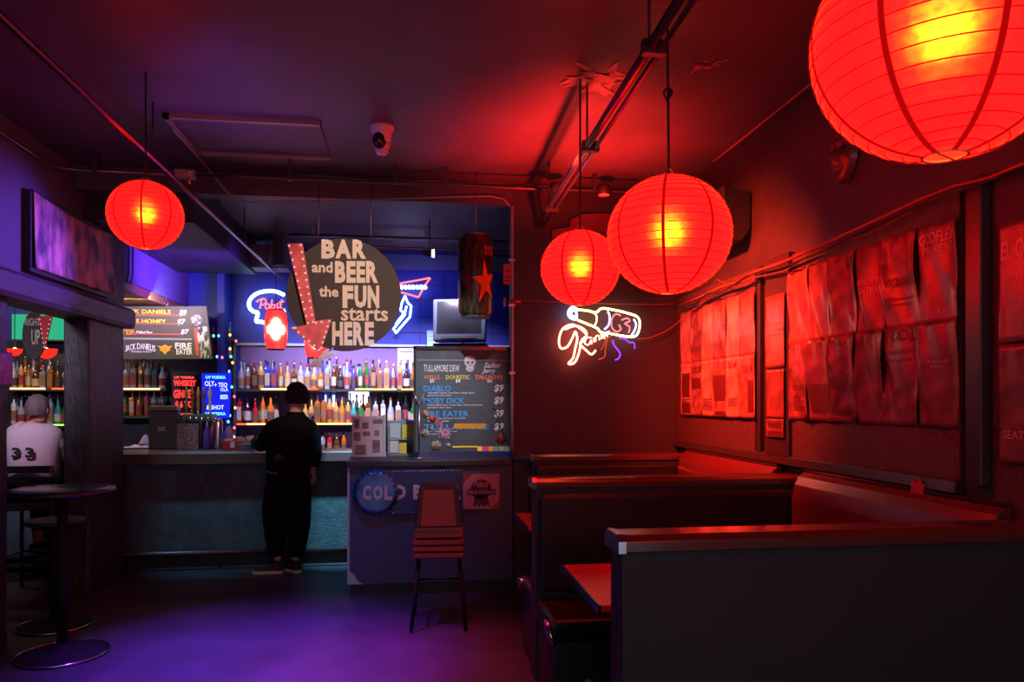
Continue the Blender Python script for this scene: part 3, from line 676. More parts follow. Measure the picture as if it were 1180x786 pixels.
for p in bl:
    q_ = fa(*p); MB().sphere((q_[0], -.02, q_[1]), .0085, 8, 6).build('marquee_bulb', glow('small frosted bulbs', (1, .72, .62), .75), t)
C2 = PY(373, 415, Ya); fb = lambda x, y: ((PY(*cb(x, y), Ya + .03) - C2).x, (PY(*cb(x, y), Ya + .03) - C2).z)
t = thing('small_arrow', C2 + Vector((0, -.01, 0)), 'small plain white arrow below the round sign, pointing down left', 'arrow sign')
C2 = C2
MB().prism([fb(*p) for p in [(384, 714), (408, 664), (424, 672), (456, 630), (512, 642), (444, 680), (444, 714)]], -.008, .008).build('arrow_board', M['white'], t)
MB().tube([(fb(470, 640)[0], 0, fb(470, 640)[1]), (fb(520, 600)[0], .03, fb(520, 600)[1])], .006, 6).build('stem', M['steel'], t)

# dark round hook lamp behind arrow top and small spot on the bar ceiling
c = PD(495, 292, 7.6)
t = thing('track_spotlight', c, 'small black track spotlight shining white under the bar ceiling', 'spotlight')
MB().lathe([(.02, -.075), (.032, -.06), (.036, .02)], (0, 0, 0), 12).build('body', M['black'], t)
t.rotation_euler = (0, PI / 2, 0)
MB().lathe([(.036, .02), (.045, .05)], (0, 0, 0), 12).build('reflector', glow('lit reflector', (1, .75, .9), 3), t)
MB().tube([(-(0), 0, 0), (-.35, 0, 0)], .008, 6).build('stem', M['black'], t)
z_ = zt(280, 8.2)
t = thing('ceiling_pipe', (0, 8.2, z_), 'pale pipe running level under the bar ceiling behind the round sign', 'pipe')
MB().tube([(-1.25, 0, 0), (XR - .02, 0, 0)], .017, 8).build('tube', M['pipe'], t)
MB().tube([(-1.25, 0, -.10), (XR - .02, 0, -.12)], .007, 6).build('cable', M['pipe'], t)
for x in (-1.0, 0.2, 1.2): MB().box((x - .01, -.01, -.01), (x + .01, .01, H - z_)).build('strap', M['steel'], t)

# ------------------------------------------------------------------ hanging drink can
Yc = 6.05
c = PY(548, 319, Yc); rc = (PY(568, 319, Yc) - PY(528, 319, Yc)).length / 2; hc = (PY(548, 272, Yc) - PY(548, 366, Yc)).length / 2
t = thing('inflatable_can', c, 'oversized hanging black energy drink can with orange star', 'display can')
MB().lathe([(rc * .84, -hc), (rc * .88, -hc + .012), (rc, -hc + .04), (rc, hc - .04), (rc * .88, hc - .008), (rc * .84, hc)], (0, 0, 0), 40).build('can_body', mat('gold and black foil', (26, 25, 26), .28, .1, rgb2=(72, 66, 38), nscale=30, ncontrast=.10, stretch=(1, 1, .35)), t)
MB().lathe([(rc * .82, -hc - .006), (rc * .86, -hc + .006)], (0, 0, 0), 40).build('base_rim', mat('pale green foil', (150, 176, 160), .3, .7), t)
MB().lathe([(rc * .86, hc - .004), (rc * .84, hc + .006)], (0, 0, 0), 40).build('top_rim', M['steel'], t)
def wrap(pts, r, a0, y=None):  # wrap 2D points (arc metres, z) on the can
    return [(r * math.sin(a0 + p[0] / r), -r * math.cos(a0 + p[0] / r), p[1]) for p in pts]
star = []
for i in range(10):
    a = PI / 2 + i * PI / 5 + .12; q_ = (.115 if i % 2 == 0 else .042)
    star.append((q_ * math.cos(a) * 1.02, q_ * math.sin(a) * 1.6))
a0 = .50
def star_mesh(r_, k, m, nm):
    sm = MB(); cpt = wrap([(0, 0)], r_, a0)[0]; ring = []
    for i in range(10):
        A1, B1 = star[i], star[(i + 1) % 10]
        for j in range(4): ring.append((k * (A1[0] + (B1[0] - A1[0]) * j / 4), k * (A1[1] + (B1[1] - A1[1]) * j / 4)))
    inner = wrap([(p[0] * .5, p[1] * .5) for p in ring], r_, a0); outer = wrap(ring, r_, a0); n = len(ring)
    vs = [cpt] + inner + outer; fs_ = []
    for i in range(n):
        j = (i + 1) % n; fs_ += [(0, 1 + i, 1 + j), (1 + i, 1 + n + i, 1 + n + j, 1 + j)]
    vs = [(p[0], p[1], p[2] - .06) for p in vs]
    sm.add(vs, fs_).build(nm, m, t)
star_mesh(rc + .0015, 1.13, M['black'], 'star_border'); star_mesh(rc + .003, 1.0, mat('orange print', (250, 110, 40), .5), 'star_emblem')
for word_, zc_, zs in (('ROCK', .215, .035), ('STAR', .172, .035)):
    o = text('lettering', word_, mat('dull red print', (230, 84, 84), .5), t, .01, .115, zc_ - zs / 2 + .0, zc_ + zs / 2, 0, 0, .02)
    for v in o.data.vertices:
        x = v.co.x; an = .38 + x / rc; v.co.x = (rc + .003) * math.sin(an); v.co.y = -(rc + .003) * math.cos(an)
MB().tube([(0, 0, hc), (0, 0, H - c.z)], .004, 6).build('hanging_wire', M['steel'], t)

# red card on the corner conduit
c = PY(585, 316, YB - .04)
t = thing('wall_card', c, 'small faded red card stuck at the corner beside the hanging can', 'card')
wv = (PY(590, 0, YB) - PY(580, 0, YB)).x / 2
MB().box((-wv, -.006, -.085), (wv, .0, .085)).build('board', mat('faded red card', (190, 84, 84), .6, rgb2=(160, 66, 70), nscale=30), t)
for z in (.03, -.03, -.055): MB().box((-wv * .6, -.008, z - .004), (wv * .6, -.006, z + .004)).build('printing', M['ink'], t)

# ------------------------------------------------------------------ television
c = PD(530, 368, 8.3)
t = thing('tube_television', c, 'old boxy grey tube television tilted down below the hanging can', 'television', rz=.35)
t.rotation_euler = (math.radians(-6), 0, math.radians(-14))
MB().prism([(-.29, -.25), (.29, -.25), (.30, .22), (-.30, .22)], -.05, .08).build('bezel', mat('grey television plastic', (56, 60, 74), .4), t, .015)
MB().add([(-.27, .08, -.23), (.27, .08, -.23), (.27, .08, .20), (-.27, .08, .20), (-.17, .42, -.17), (.17, .42, -.17), (.17, .42, .11), (-.17, .42, .11)],
         [(4, 5, 6, 7), (0, 1, 5, 4), (1, 2, 6, 5), (2, 3, 7, 6), (3, 0, 4, 7)]).build('back_shell', mat('dark grey plastic', (60, 60, 72), .5), t)
MB().grid(lambda a, b: ((a - .5) * .5, -.052 - .025 * (1 - (2 * a - 1) ** 2) * (1 - (2 * b - 1) ** 2), -.17 + b * .36), 12, 8).build('screen', M['blackgloss'], t)
MB().box((-.2, -.056, -.225), (.2, -.05, -.2)).build('control_strip', M['black'], t)
MB().box((-.3, .0, -.30), (.3, .40, -.27)).build('shelf_bracket', M['black'], t)
MB().tube([(0, .2, -.27), (0, .42, .985)], .02, 8).build('mount_pole', M['black'], t)

# ------------------------------------------------------------------ the bar: counters
yf = 7.45
xe = PY(402, 600, 6.22).x
t = thing('bar_counter', (-2.5, yf, 0), 'long blue-grey painted bar counter that the man in black leans on', 'bar counter')
x0, x1 = -5.2 + 2.5, xe + .05 + 2.5
MB().box((x0, .06, .12), (x1, .62, 1.05)).build('front_panel', M['teal'], t)
MB().box((x0, .10, 0), (x1, .58, .12)).build('plinth', M['black'], t)
MB().box((x0, -.06, 1.05), (x1, .66, 1.10)).build('worktop', M['bartop'], t, .008)
MB().box((x0, -.075, 1.005), (PY(352, 500, yf).x + 2.5, -.06, 1.10)).build('wood_edge', M['barwood'], t)
MB().box((PY(358, 500, yf).x + 2.5, -.075, 1.02), (x1, -.06, 1.10)).build('metal_edge', M['steel'], t)
MB().tube([(x0, -.06, .165), (x1, -.06, .165)], .022, 10).build('foot_rail', mat('dull rail', (96, 84, 96), .35, .7), t)
for i in range(6): MB().tube([(x0 + .4 + i * .75, -.06, .165), (x0 + .4 + i * .75, .09, .165)], .014, 8).build('rail_bracket', M['black'], t)

t = thing('bar_return_counter', (xe, 6.22, 0), 'short front counter with slate panel carrying the cold beer plaque', 'bar counter')
wpan = XP - xe
MB().box((0, 0, .10), (wpan - .01, .05, 1.10)).build('front_panel', M['panelblue'], t)
MB().box((0.01, .03, 0), (wpan - .01, 1.2, .10)).build('plinth', M['black'], t)
MB().box((0, .05, .10), (wpan - .01, 1.15, 1.06)).build('carcass', M['panelblue'], t)
MB().box((-.02, -.04, 1.06), (wpan - .01, 1.14, 1.11)).build('worktop', M['black'], t, .006)
MB().box((-.012, -.006, .10), (.006, .06, 1.07)).build('corner_strip', M['edgewhite'], t)
MB().add([(0, -.002, .1), (.12, -.002, .1), (.07, -.002, .125), (.045, -.002, .18), (.015, -.002, .20), (0, -.002, .22)], [(0, 1, 2, 3, 4, 5)]).build('scuffed_corner', M['edgewhite'], t)
ss = MB()
for i in range(22): ss.sphere((.25 + i * .045, -.04, 1.045), .004, 6, 4)
# cold beer plaque with crimped cap
cq = lambda x, y: (390 + x / 4.135, 510 + y / 4.135)
Yp = 6.20
C3 = PY(*cq(330, 235), Yp); fq = lambda x, y: ((PY(*cq(x, y), Yp) - C3).x, (PY(*cq(x, y), Yp) - C3).z)
t = thing('cold_beer_plaque', C3, 'embossed blue plaque lettered COLD BEER with a big crimped bottle cap on its left', 'sign')
pa, pb = fq(160, 345), fq(592, 128)
MB().box((pa[0], -.012, pa[1]), (pb[0], .02, pb[1])).build('backing_plate', mat('embossed slate tin', (48, 58, 92), .4, .3, bump=.4, bscale=40), t, .004)
stn = MB()
for i in range(26):
    x = pa[0] + .03 + (pb[0] - pa[0] - .05) * i / 25
    for z in (pa[1] + .012, pb[1] - .012): stn.sphere((x, -.014, z + .003 * math.sin(i * 2.1)), .009, 8, 5)
stn.build('edge_studs', mat('scuffed tin', (110, 120, 150), .35, .7), t)
cc = fq(178, 236); rcap = abs(fq(78, 0)[0] - fq(178, 0)[0]) * 1.12
def capfn(a_, b_):
    a = 2 * PI * a_; r_ = rcap * b_
    cr_ = .006 * math.sin(a * 21) * max(0, (b_ - .85) / .15)
    return (cc[0] + (r_ + cr_) * math.cos(a), -.05 + .045 * max(0, (b_ - .82) / .18) ** 1.5 - .004 * math.sin(a * 21) * (b_ > .84), cc[1] + (r_ + cr_) * math.sin(a))
MB().grid(lambda a, b: capfn(a, .02 + .98 * b), 126, 16).build('bottle_cap', mat('pale blue lacquered tin', (84, 120, 160), .32, .5, rgb2=(44, 64, 110), nscale=6), t)
for ch, a, b in (('C', 118, 158), ('O', 166, 212), ('L', 220, 258), ('D', 268, 322), ('B', 356, 398), ('E', 404, 438), ('E', 444, 478), ('R', 540, 584)):
    A, B2 = fq(a, 270), fq(b, 200); text('lettering', ch, mat('tan enamel', (190, 168, 170), .45), t, A[0], B2[0], A[1], B2[1], -.056 if a < 260 else -.014, .003, .05)
# square decal
C4 = PY(*cq(679, 234), Yp); fd = lambda x, y: ((PY(*cq(x, y), Yp) - C4).x, (PY(*cq(x, y), Yp) - C4).z)
t = thing('square_tin_sign', C4, 'square pink-lit beer sign with dark rosette ribbon, right of the plaque', 'sign')
a, b = fd(593, 318), fd(766, 150)
MB().box((a[0], -.008, a[1]), (b[0], .02, b[1])).build('plate', mat('dull pink enamel', (176, 120, 130), .5), t, .002)
dk = mat('dull navy enamel', (66, 44, 62), .5)
MB().lathe([(.085, -.012), (.085, -.008)], (0, 0, .02), 32, axis='y').build('rosette', dk, t)
MB().prism([fd(612, 222), fd(748, 222), fd(748, 248), fd(612, 248)], -.016, -.012).build('ribbon_band', dk, t)
MB().prism([fd(650, 262), fd(712, 262), fd(722, 306), fd(704, 296), fd(692, 308), fd(682, 294), fd(668, 308), fd(658, 296), fd(640, 306)], -.011, -.008).build('ribbon_tails', dk, t)
for tri in ([(593, 150), (640, 150), (593, 196)], [(766, 318), (720, 318), (766, 272)]):
    MB().prism([fd(*p) for p in tri], -.010, -.008).build('corner_stripe', mat('dull crimson enamel', (140, 50, 60), .5), t)
A, B2 = fd(640, 212), fd(716, 180); text('lettering', 'Pabst', mat('dull pink enamel', (176, 120, 130), .5), t, A[0], B2[0], A[1], B2[1], -.0125, .001, .02, .3)
A, B2 = fd(616, 243), fd(744, 226); text('lettering', 'Blue Ribbon', mat('dull pink enamel', (176, 120, 130), .5), t, A[0], B2[0], A[1], B2[1], -.0165, .001, .02)

# ------------------------------------------------------------------ chalkboard menu on the counter
Ym = 6.42
cm = lambda x, y: (470 + x / 5.615, 390 + y / 5.615)
C5 = PY(*cm(355, 395), Ym); fm = lambda x, y: ((PY(*cm(x, y), Ym) - C5).x, (PY(*cm(x, y), Ym) - C5).z)
t = thing('drinks_menu_board', C5, 'tall dark drinks menu board with blue item names and prices on the front counter', 'menu board')
def bxm(nm, x0, y0, x1, y1, m, ya=-.012, yb=.0, bev=0):
    a = fm(x0, y1); b = fm(x1, y0); return MB().box((a[0], ya, a[1]), (b[0], yb, b[1])).build(nm, m, t, bev)
bxm('board', 44, 64, 668, 735, mat('dark green board', (62, 78, 84), .5, rgb2=(50, 62, 70), nscale=3), 0, .03)
bxm('frame_strip', 36, 56, 52, 742, M['blackgloss'], -.012, .03); bxm('frame_strip', 662, 60, 676, 742, M['blackgloss'], -.012, .03)
bxm('frame_strip', 36, 56, 676, 72, M['blackgloss'], -.012, .03)
def tm(s, x0, y0, x1, y1, m, off=.0, sh=0.0, ry=0.0):
    a = fm(x0, y1); b = fm(x1, y0); text('lettering', s, m, t, a[0], b[0], a[1], b[1], -.001, .0012, off, sh, ry=ry)
mw = mat('pale menu ink', (216, 214, 220), .6, emit=(.8, .8, .9), es=.0); mbl = mat('cyan menu ink', (40, 150, 220), .6); mor = mat('orange menu ink', (226, 110, 50), .6); myl = mat('yellow menu ink', (220, 190, 60), .6); mgr = mat('grey menu ink', (120, 116, 124), .6)
tm('TULLAMORE DEW', 102, 172, 334, 214, mw, .0); tm('Sailor', 492, 156, 606, 190, mw, .012, .35); tm('Jerry', 478, 194, 570, 232, mw, .012, .35)
tm('WELLS', 102, 238, 204, 264, mor, .01); tm('DOMESTIC', 246, 238, 400, 264, myl, .01); tm('TALLBOYS', 434, 238, 614, 264, mor, .03)
tm('$5', 142, 264, 170, 288, mw, .02); tm('$4', 308, 264, 340, 288, mw, .02); tm('$6', 512, 264, 546, 288, mw, .02)
rows = (('DIABLO', 102, 278, 306, 'Reposado Tequila, Lime Sour, Ginger Beer,', 'garnished with a lime'), ('MOBY DICK', 102, 366, 385, 'Kraken Black Rum, Ginger Beer, Peychauds bitters', 'garnished with a lime'),
        ('FIRE EATER', 102, 394, 470, 'Blood orange, pineapple, lemonade', 'served with a shake'), ('TULLAMULE', 102, 524, 555, 'Irish whiskey, ginger beer', 'garnished with a lime'))
for i, (n_, a, b, y, s1, s2) in enumerate(rows):
    tm(n_, a, y, b, y + 36, mbl, .01); tm(s1, 128, y + 40, 128 + len(s1) * 7.4, y + 54, mw); tm(s2, 128, y + 57, 128 + len(s2) * 7.2, y + 70, mw)
    tm('$9', 558, y - 8, 620, y + 44, mw, .03, .2)
bxm('tape_strip', 300, 550, 504, 584, mat('ochre tape', (190, 130, 30), .6), -.004, .0)
bxm('rule_line', 60, 139, 656, 144, mgr, -.003); bxm('rule_line', 264, 648, 640, 652, mgr, -.003)
# scroll ornament and skull
sc_ = MB()
for k in range(11):
    x = 80 + k * 52
    if 340 < x < 450: continue
    pts = []
    for i in range(14):
        a = i * .5; r_ = 18 - i * 1.1; pts.append((x + r_ * math.cos(a), 112 + r_ * .9 * math.sin(a)))
    q_ = [fm(*p) for p in pts]; sc_.tube([(p[0], -.002, p[1]) for p in q_], .0022, 4)
sc_.build('scroll_ornament', mgr, t)
sk = MB(); k0 = fm(402, 150); k1 = fm(402, 196)
sk.sphere((k0[0], -.003, k0[1]), .052, 16, 10, (1, .12, 1)); sk.sphere((k1[0], -.003, k1[1]), .036, 12, 8, (1, .12, .8)); sk.build('skull_emblem', mat('pale skull ink', (190, 180, 190), .6), t)
for dx in (-.019, .019): MB().sphere((k0[0] + dx, -.009, k0[1] - .008), .011, 10, 6, (1, .3, 1)).build('skull_eye', M['black'], t)
MB().sphere((k0[0], -.009, k0[1] - .032), .006, 8, 6, (1, .3, 1.2)).build('skull_nose', M['black'], t); MB().box((k1[0] - .02, -.009, k1[1] - .003), (k1[0] + .02, -.006, k1[1])).build('skull_mouth', M['black'], t)
cols = [(240, 220, 60), (230, 70, 150), (240, 190, 60), (110, 190, 220), (200, 220, 120), (220, 230, 220)]
for i, cc_ in enumerate(cols): bxm('sticky_note', 450 + i * 35, 698, 482 + i * 35, 730, mat('note %d' % i, cc_, .6), -.006, -.002)
bxm('note_strip', 290, 696, 450, 706, mat('note 0', cols[0], .6), -.004, .0)
# stickers lower left: flat stuck to the board
for i, (x, y, r_, cc_) in enumerate(((112, 490, 26, (190, 130, 110)), (160, 520, 22, (200, 70, 70)), (204, 548, 24, (150, 90, 130)), (108, 612, 26, (170, 150, 130)), (236, 612, 34, (176, 130, 160)), (182, 694, 34, (150, 130, 110)), (604, 650, 34, (150, 60, 70)), (150, 585, 16, (120, 150, 150)), (262, 690, 14, (170, 160, 160)))):
    p = fm(x, y); rad = abs(fm(x + r_, 0)[0] - p[0])
    sq = MB()
    if i in (4, 2): sq.box((p[0] - rad, -.004, p[1] - rad), (p[0] + rad, .0, p[1] + rad))
    else: sq.lathe([(rad, -.004), (rad, 0)], (p[0], 0, p[1]), 20, axis='y')
    sq.build('sticker', mat('sticker %d' % i, cc_, .5, rgb2=tuple(int(k * .5) for k in cc_), nscale=45, ncontrast=.06), t)
# loose black cord looped over the board's right side
MB().tube(smooth([PY(*cm(x, y), Ym) - C5 + Vector((0, -.008, 0)) for x, y in ((548, 448), (566, 470), (592, 560), (640, 660), (648, 700))]), .004, 6).build('loose_cord', M['cordblack'], t)

# chrome stand with forked top at the board's left edge
p = PY(483, 525, 6.40)
t = thing('forked_stand', (p.x, p.y, 1.11), 'thin chrome stand with a forked top at the menu board left edge', 'stand')
hh = PY(483, 466, 6.40).z - 1.11
MB().tube([(0, 0, 0), (0, 0, hh)], .008, 8).build('pole', M['steel'], t)
MB().tube([(-.045, 0, hh + .10), (-.02, 0, hh + .03), (0, 0, hh), (.02, 0, hh + .03), (.045, 0, hh + .10)], .005, 6).build('fork', M['steel'], t)
MB().lathe([(.05, 0), (.05, .008), (.012, .014)], (0, 0, 0), 16).build('base', M['steel'], t)

# ------------------------------------------------------------------ things on the return counter
def surf(u, d): p = PD(u, 400, d); return (p.x, p.y)
# sticker covered rack
x, y = surf(425, 6.6)
k = 6.6 / F
t = thing('stickered_newspaper_rack', (x, y, 1.11), 'white counter rack covered with dark stickers beside the menu board', 'rack', rz=.06)
w2 = 19 * k; h_ = 46 * k
MB().box((-w2, -.08, 0), (w2 * .86, .10, h_)).build('case', mat('pinkish white enamel', (186, 160, 178), .5), t, .004)
MB().box((w2 * .86, -.09, 0), (w2, .10, h_ + .012)).build('side_edge', M['edgewhite'], t, .003)
R2 = random.Random(5)
for i, (a, b, c_, d_) in enumerate(((.08, .70, .22, .94), (.30, .70, .50, .86), (.62, .82, .92, .93), (.05, .40, .26, .62), (.32, .52, .55, .63), (.10, .06, .42, .30), (.60, .10, .84, .42), (.66, .52, .82, .66))):
    MB().box((-w2 + a * 2 * w2, -.083, b * h_), (-w2 + c_ * 2 * w2 * .98, -.08, d_ * h_)).build('sticker', mat('dark sticker %d' % (i % 3), ((70, 50, 64), (96, 60, 66), (56, 52, 80))[i % 3], .6, rgb2=(130, 106, 120), nscale=16, ncontrast=.2), t)
# card holder / till with papers
x, y = surf(465, 6.75)
t = thing('leaflet_holder', (x, y, 1.11), 'open white leaflet holder with yellow and red cards beside the stickered rack', 'leaflet holder')
w2 = 17.5 * 6.75 / F; h_ = 40 * 6.75 / F
MB().box((-w2, .02, 0), (w2, .04, h_)).build('back_plate', mat('blue grey plastic', (120, 136, 156), .4), t)
MB().box((-w2, -.08, 0), (w2, .04, .02)).build('tray', M['bartop'], t)
MB().box((w2 - .006, -.08, 0), (w2, .04, h_)).build('side_wall', M['edgewhite'], t); MB().box((-w2, -.08, 0), (-w2 + .006, .04, h_)).build('side_wall', M['edgewhite'], t)
MB().box((-w2, -.03, h_ * .45), (w2, .03, h_ * .48)).build('shelf', M['edgewhite'], t)
for i, (a, b, c_, d_, m) in enumerate(((.05, .5, .4, .92, mat('pale card', (170, 180, 190), .6)), (.45, .5, .92, .88, mat('yellow card', (200, 180, 60), .6)), (.05, .08, .34, .42, M['paper']), (.36, .06, .6, .36, mat('yellow card', (200, 180, 60), .6)), (.62, .08, .94, .3, mat('dark red card', (90, 36, 50), .6)))):
    MB().box((-w2 + a * 2 * w2, -.02 - .006 * i, b * h_), (-w2 + c_ * 2 * w2, -.012 - .006 * i, d_ * h_)).build('card', m, t)
# papers and bright screen behind bottles
def card_at(name, u0, v0, u1, v1, Y, m, label, cat, lines=0, th=.006, ink=M['ink']):
    a = PY(u0, v1, Y); b = PY(u1, v0, Y); c = Vector(((a.x + b.x) / 2, Y, a.z))
    t = thing(name, c, label, cat); w_ = (b.x - a.x) / 2; h_ = b.z - a.z
    MB().box((-w_, 0, 0), (w_, th, h_)).build('sheet', m, t)
    if lines:
        pr = MB()
        for i in range(lines):
            z = h_ * (.9 - .8 * i / lines); pr.box((-w_ * .75, -.001, z - h_ * .02), (w_ * (.75 - .3 * (i % 3 == 1)), 0, z))
        pr.build('printing', ink, t)
    return t
card_at('wall_notice', 458, 401, 478, 441, YBB - .03, M['paper'], 'pale notice with a dark bottle picture behind the right end of the top shelf', 'notice', 3)
card_at('wall_notice', 458, 450, 478, 487, YBB - .03, mat('grey green paper', (140, 156, 160), .6), 'grey-green notice on the wall behind the two dark and green bottles', 'notice', 4)
card_at('wall_notice', 492, 381, 506, 399, YBB - .08, mat('pale blue paper', (150, 190, 210), .6), 'pale blue slip of paper with writing below the tube television', 'notice', 3)
t = card_at('till_screen', 402, 451, 425, 470, YBB - .03, glow('lit screen', (.75, .85, 1), 3.2), 'bright white lit screen behind the bottles on the middle shelf', 'screen')
tub = PY(376, 468, YBB - .03)
for u_, lab in ((375, 'left one of two short blue-white tube lights behind the middle shelf'), (384.5, 'right one of two short blue-white tube lights behind the middle shelf')):
    p = PY(u_, 478, YBB - .04); t = thing('tube_light', p, lab, 'tube light')
    MB().tube([(0, 0, .01), (0, 0, .24)], .010, 8).build('tube', NB if u_ < 380 else NW, t); MB().lathe([(.012, 0), (.012, .012)], (0, 0, 0), 8).build('end_cap', M['black'], t)

# ------------------------------------------------------------------ back bar shelving
Ysh = 9.2
def shelf_z(v, Y=9.1): return CZ + (462 - v) * (Y / (cs * cs + .0)) * 1.0 / F if False else PY(400, v, Y).z
z1, z2, z3 = shelf_z(448.5), shelf_z(488), shelf_z(526)
def shelf(name_l, u0, u1, z, m=M['black'], Y0=9.08, Y1=9.36):
    a = PY(u0, 400, Y0).x; b = PY(u1, 400, Y0).x
    t = thing('bottle_shelf', ((a + b) / 2, (Y0 + Y1) / 2, z), name_l, 'shelf'); w_ = (b - a) / 2; d_ = (Y1 - Y0) / 2
    MB().box((-w_, -d_, -.03), (w_, d_, 0)).build('board', m, t)
    return t, w_, d_
lights = glow('warm shelf light strip', (1, .52, .16), 5); lred = glow('red shelf light strip', (1, .10, .03), 3); lgreen = glow('green shelf light strip', (.4, .9, .1), 2.0)
def strip(t, w_, d_, segs, ua, ub):
    for a, b, m in segs:
        x0 = -w_ + (a - ua) / (ub - ua) * 2 * w_; x1 = -w_ + (b - ua) / (ub - ua) * 2 * w_
        MB().box((x0, -d_ - .012, .001 - .012), (x1, -d_ - .001, .006)).build('light_strip', m, t)
t, w_, d_ = shelf('long upper bottle shelf behind the bar, lit along its edge', 270, 480, z1); strip(t, w_, d_, [(300, 332, lights), (345, 365, lred), (408, 456, lights), (462, 477, lights)], 270, 480)
t, w_, d_ = shelf('long middle bottle shelf behind the bar, lit warm along its edge', 270, 480, z2); strip(t, w_, d_, [(273, 284, lred), (284, 306, lights), (352, 406, lights)], 270, 480)
t, w_, d_ = shelf('bottom bottle shelf of the back bar in shadow', 270, 480, z3)
t, w_, d_ = shelf('upper bottle shelf left of the red drinks board', 120, 192, z1); strip(t, w_, d_, [(142, 184, lights)], 120, 192)
t, w_, d_ = shelf('lower bottle shelf behind the grey dispenser box', 120, 192, z1 - .31)
t, w_, d_ = shelf('upper bottle shelf seen through the opening beyond the left pillar', 2, 92, z1); strip(t, w_, d_, [(12, 22, lights), (22, 52, lights), (60, 74, lred)], 2, 92)
t, w_, d_ = shelf('lower bottle shelf seen through the opening beyond the left pillar', 2, 92, z2); strip(t, w_, d_, [(58, 74, lgreen)], 2, 92)
# back counter below the shelves, mirror backing
t = thing('back_counter', (-1.4, 9.1, 0), 'dark back counter below the bottle shelves', 'counter')
MB().box((-3.8, -.18, 0), (2.4, .28, .86)).build('cabinet', M['black'], t); MB().box((-3.8, -.2, .86), (2.4, .28, .9)).build('worktop', M['bartop'], t)
# uprights of the shelving
for u, lab in ((271, 'thin upright at the left end of the long bottle shelves'), (480, 'thin upright at the right end of the long bottle shelves')):
    p = PY(u, 400, 9.06); t = thing('shelf_upright', (p.x, 9.04, .9), lab, 'shelf upright')
    MB().box((-.012, -.012, 0), (.012, .012, 1.36)).build('post', M['oldwood'], t); MB().box((-.02, -.02, 0), (.02, .02, .012)).build('foot', M['black'], t)

# ------------------------------------------------------------------ bottles
def glassm(n, rgb, em=None, s=0.0, tr=.35):
    return mat(n, rgb, .12, trans=tr, emit=em, es=s)
GL = {'clear': glassm('clear glass bottle', (150, 156, 172)), 'amber': glassm('amber liquor', (176, 98, 32)), 'gold': glassm('golden liquor', (200, 150, 80)), 'brown': glassm('brown liquor', (92, 48, 26)),
      'green': glassm('green glass', (26, 110, 50)), 'blue': glassm('blue glass', (50, 70, 190)), 'red': glassm('red liqueur', (196, 30, 46)), 'orange': glassm('orange liqueur', (220, 120, 34)),
      'dark': glassm('dark glass', (34, 28, 34), tr=.2), 'violet': glassm('violet liqueur', (84, 56, 150)), 'white': mat('white bottle', (170, 170, 178), .35), 'pink': glassm('pink liqueur', (190, 76, 126)), 'teal': glassm('teal glass', (54, 140, 144))}
LB = [mat('cream bottle label', (150, 134, 110), .7), mat('white bottle label', (160, 156, 160), .7), mat('dark bottle label', (46, 36, 40), .6), mat('tan bottle label', (120, 84, 56), .7), mat('red bottle label', (120, 40, 40), .7), mat('brown bottle label', (84, 60, 48), .7)]
LBN = []
CAPS = [mat('black cap', (30, 30, 32), .4), mat('gold cap', (190, 150, 70), .35, .8), mat('silver pourer', (190, 190, 200), .25, 1), mat('red cap', (170, 36, 36), .4)]
SH = {  # profile in fractions of radius, height; label zone
    'round-shouldered': ([(.9, 0), (1, .02), (1, .60), (.85, .68), (.36, .76), (.32, .95)], (.14, .5)),
    'square': ([(.95, 0), (1, .02), (1, .66), (.8, .71), (.3, .75), (.3, .93)], (.12, .56)),
    'long-necked': ([(.9, 0), (.95, .02), (.95, .48), (.8, .56), (.32, .68), (.28, .96)], (.12, .4)),
    'squat': ([(1.05, 0), (1.2, .05), (1.2, .40), (.9, .56), (.36, .66), (.34, .88)], (.1, .36)),
    'slim': ([(.66, 0), (.7, .02), (.7, .66), (.6, .73), (.28, .8), (.26, .96)], (.14, .5))}
ORD = ['first', 'second', 'third', 'fourth', 'fifth', 'sixth', 'seventh', 'eighth', 'ninth', 'tenth', 'eleventh', 'twelfth', 'thirteenth', 'fourteenth', 'fifteenth', 'sixteenth', 'seventeenth', 'eighteenth', 'nineteenth', 'twentieth',
       'twenty-first', 'twenty-second', 'twenty-third', 'twenty-fourth', 'twenty-fifth', 'twenty-sixth', 'twenty-seventh', 'twenty-eighth', 'twenty-ninth', 'thirtieth', 'thirty-first', 'thirty-second']
LEVEL = {}
RB = random.Random(11)
MESHC = {}
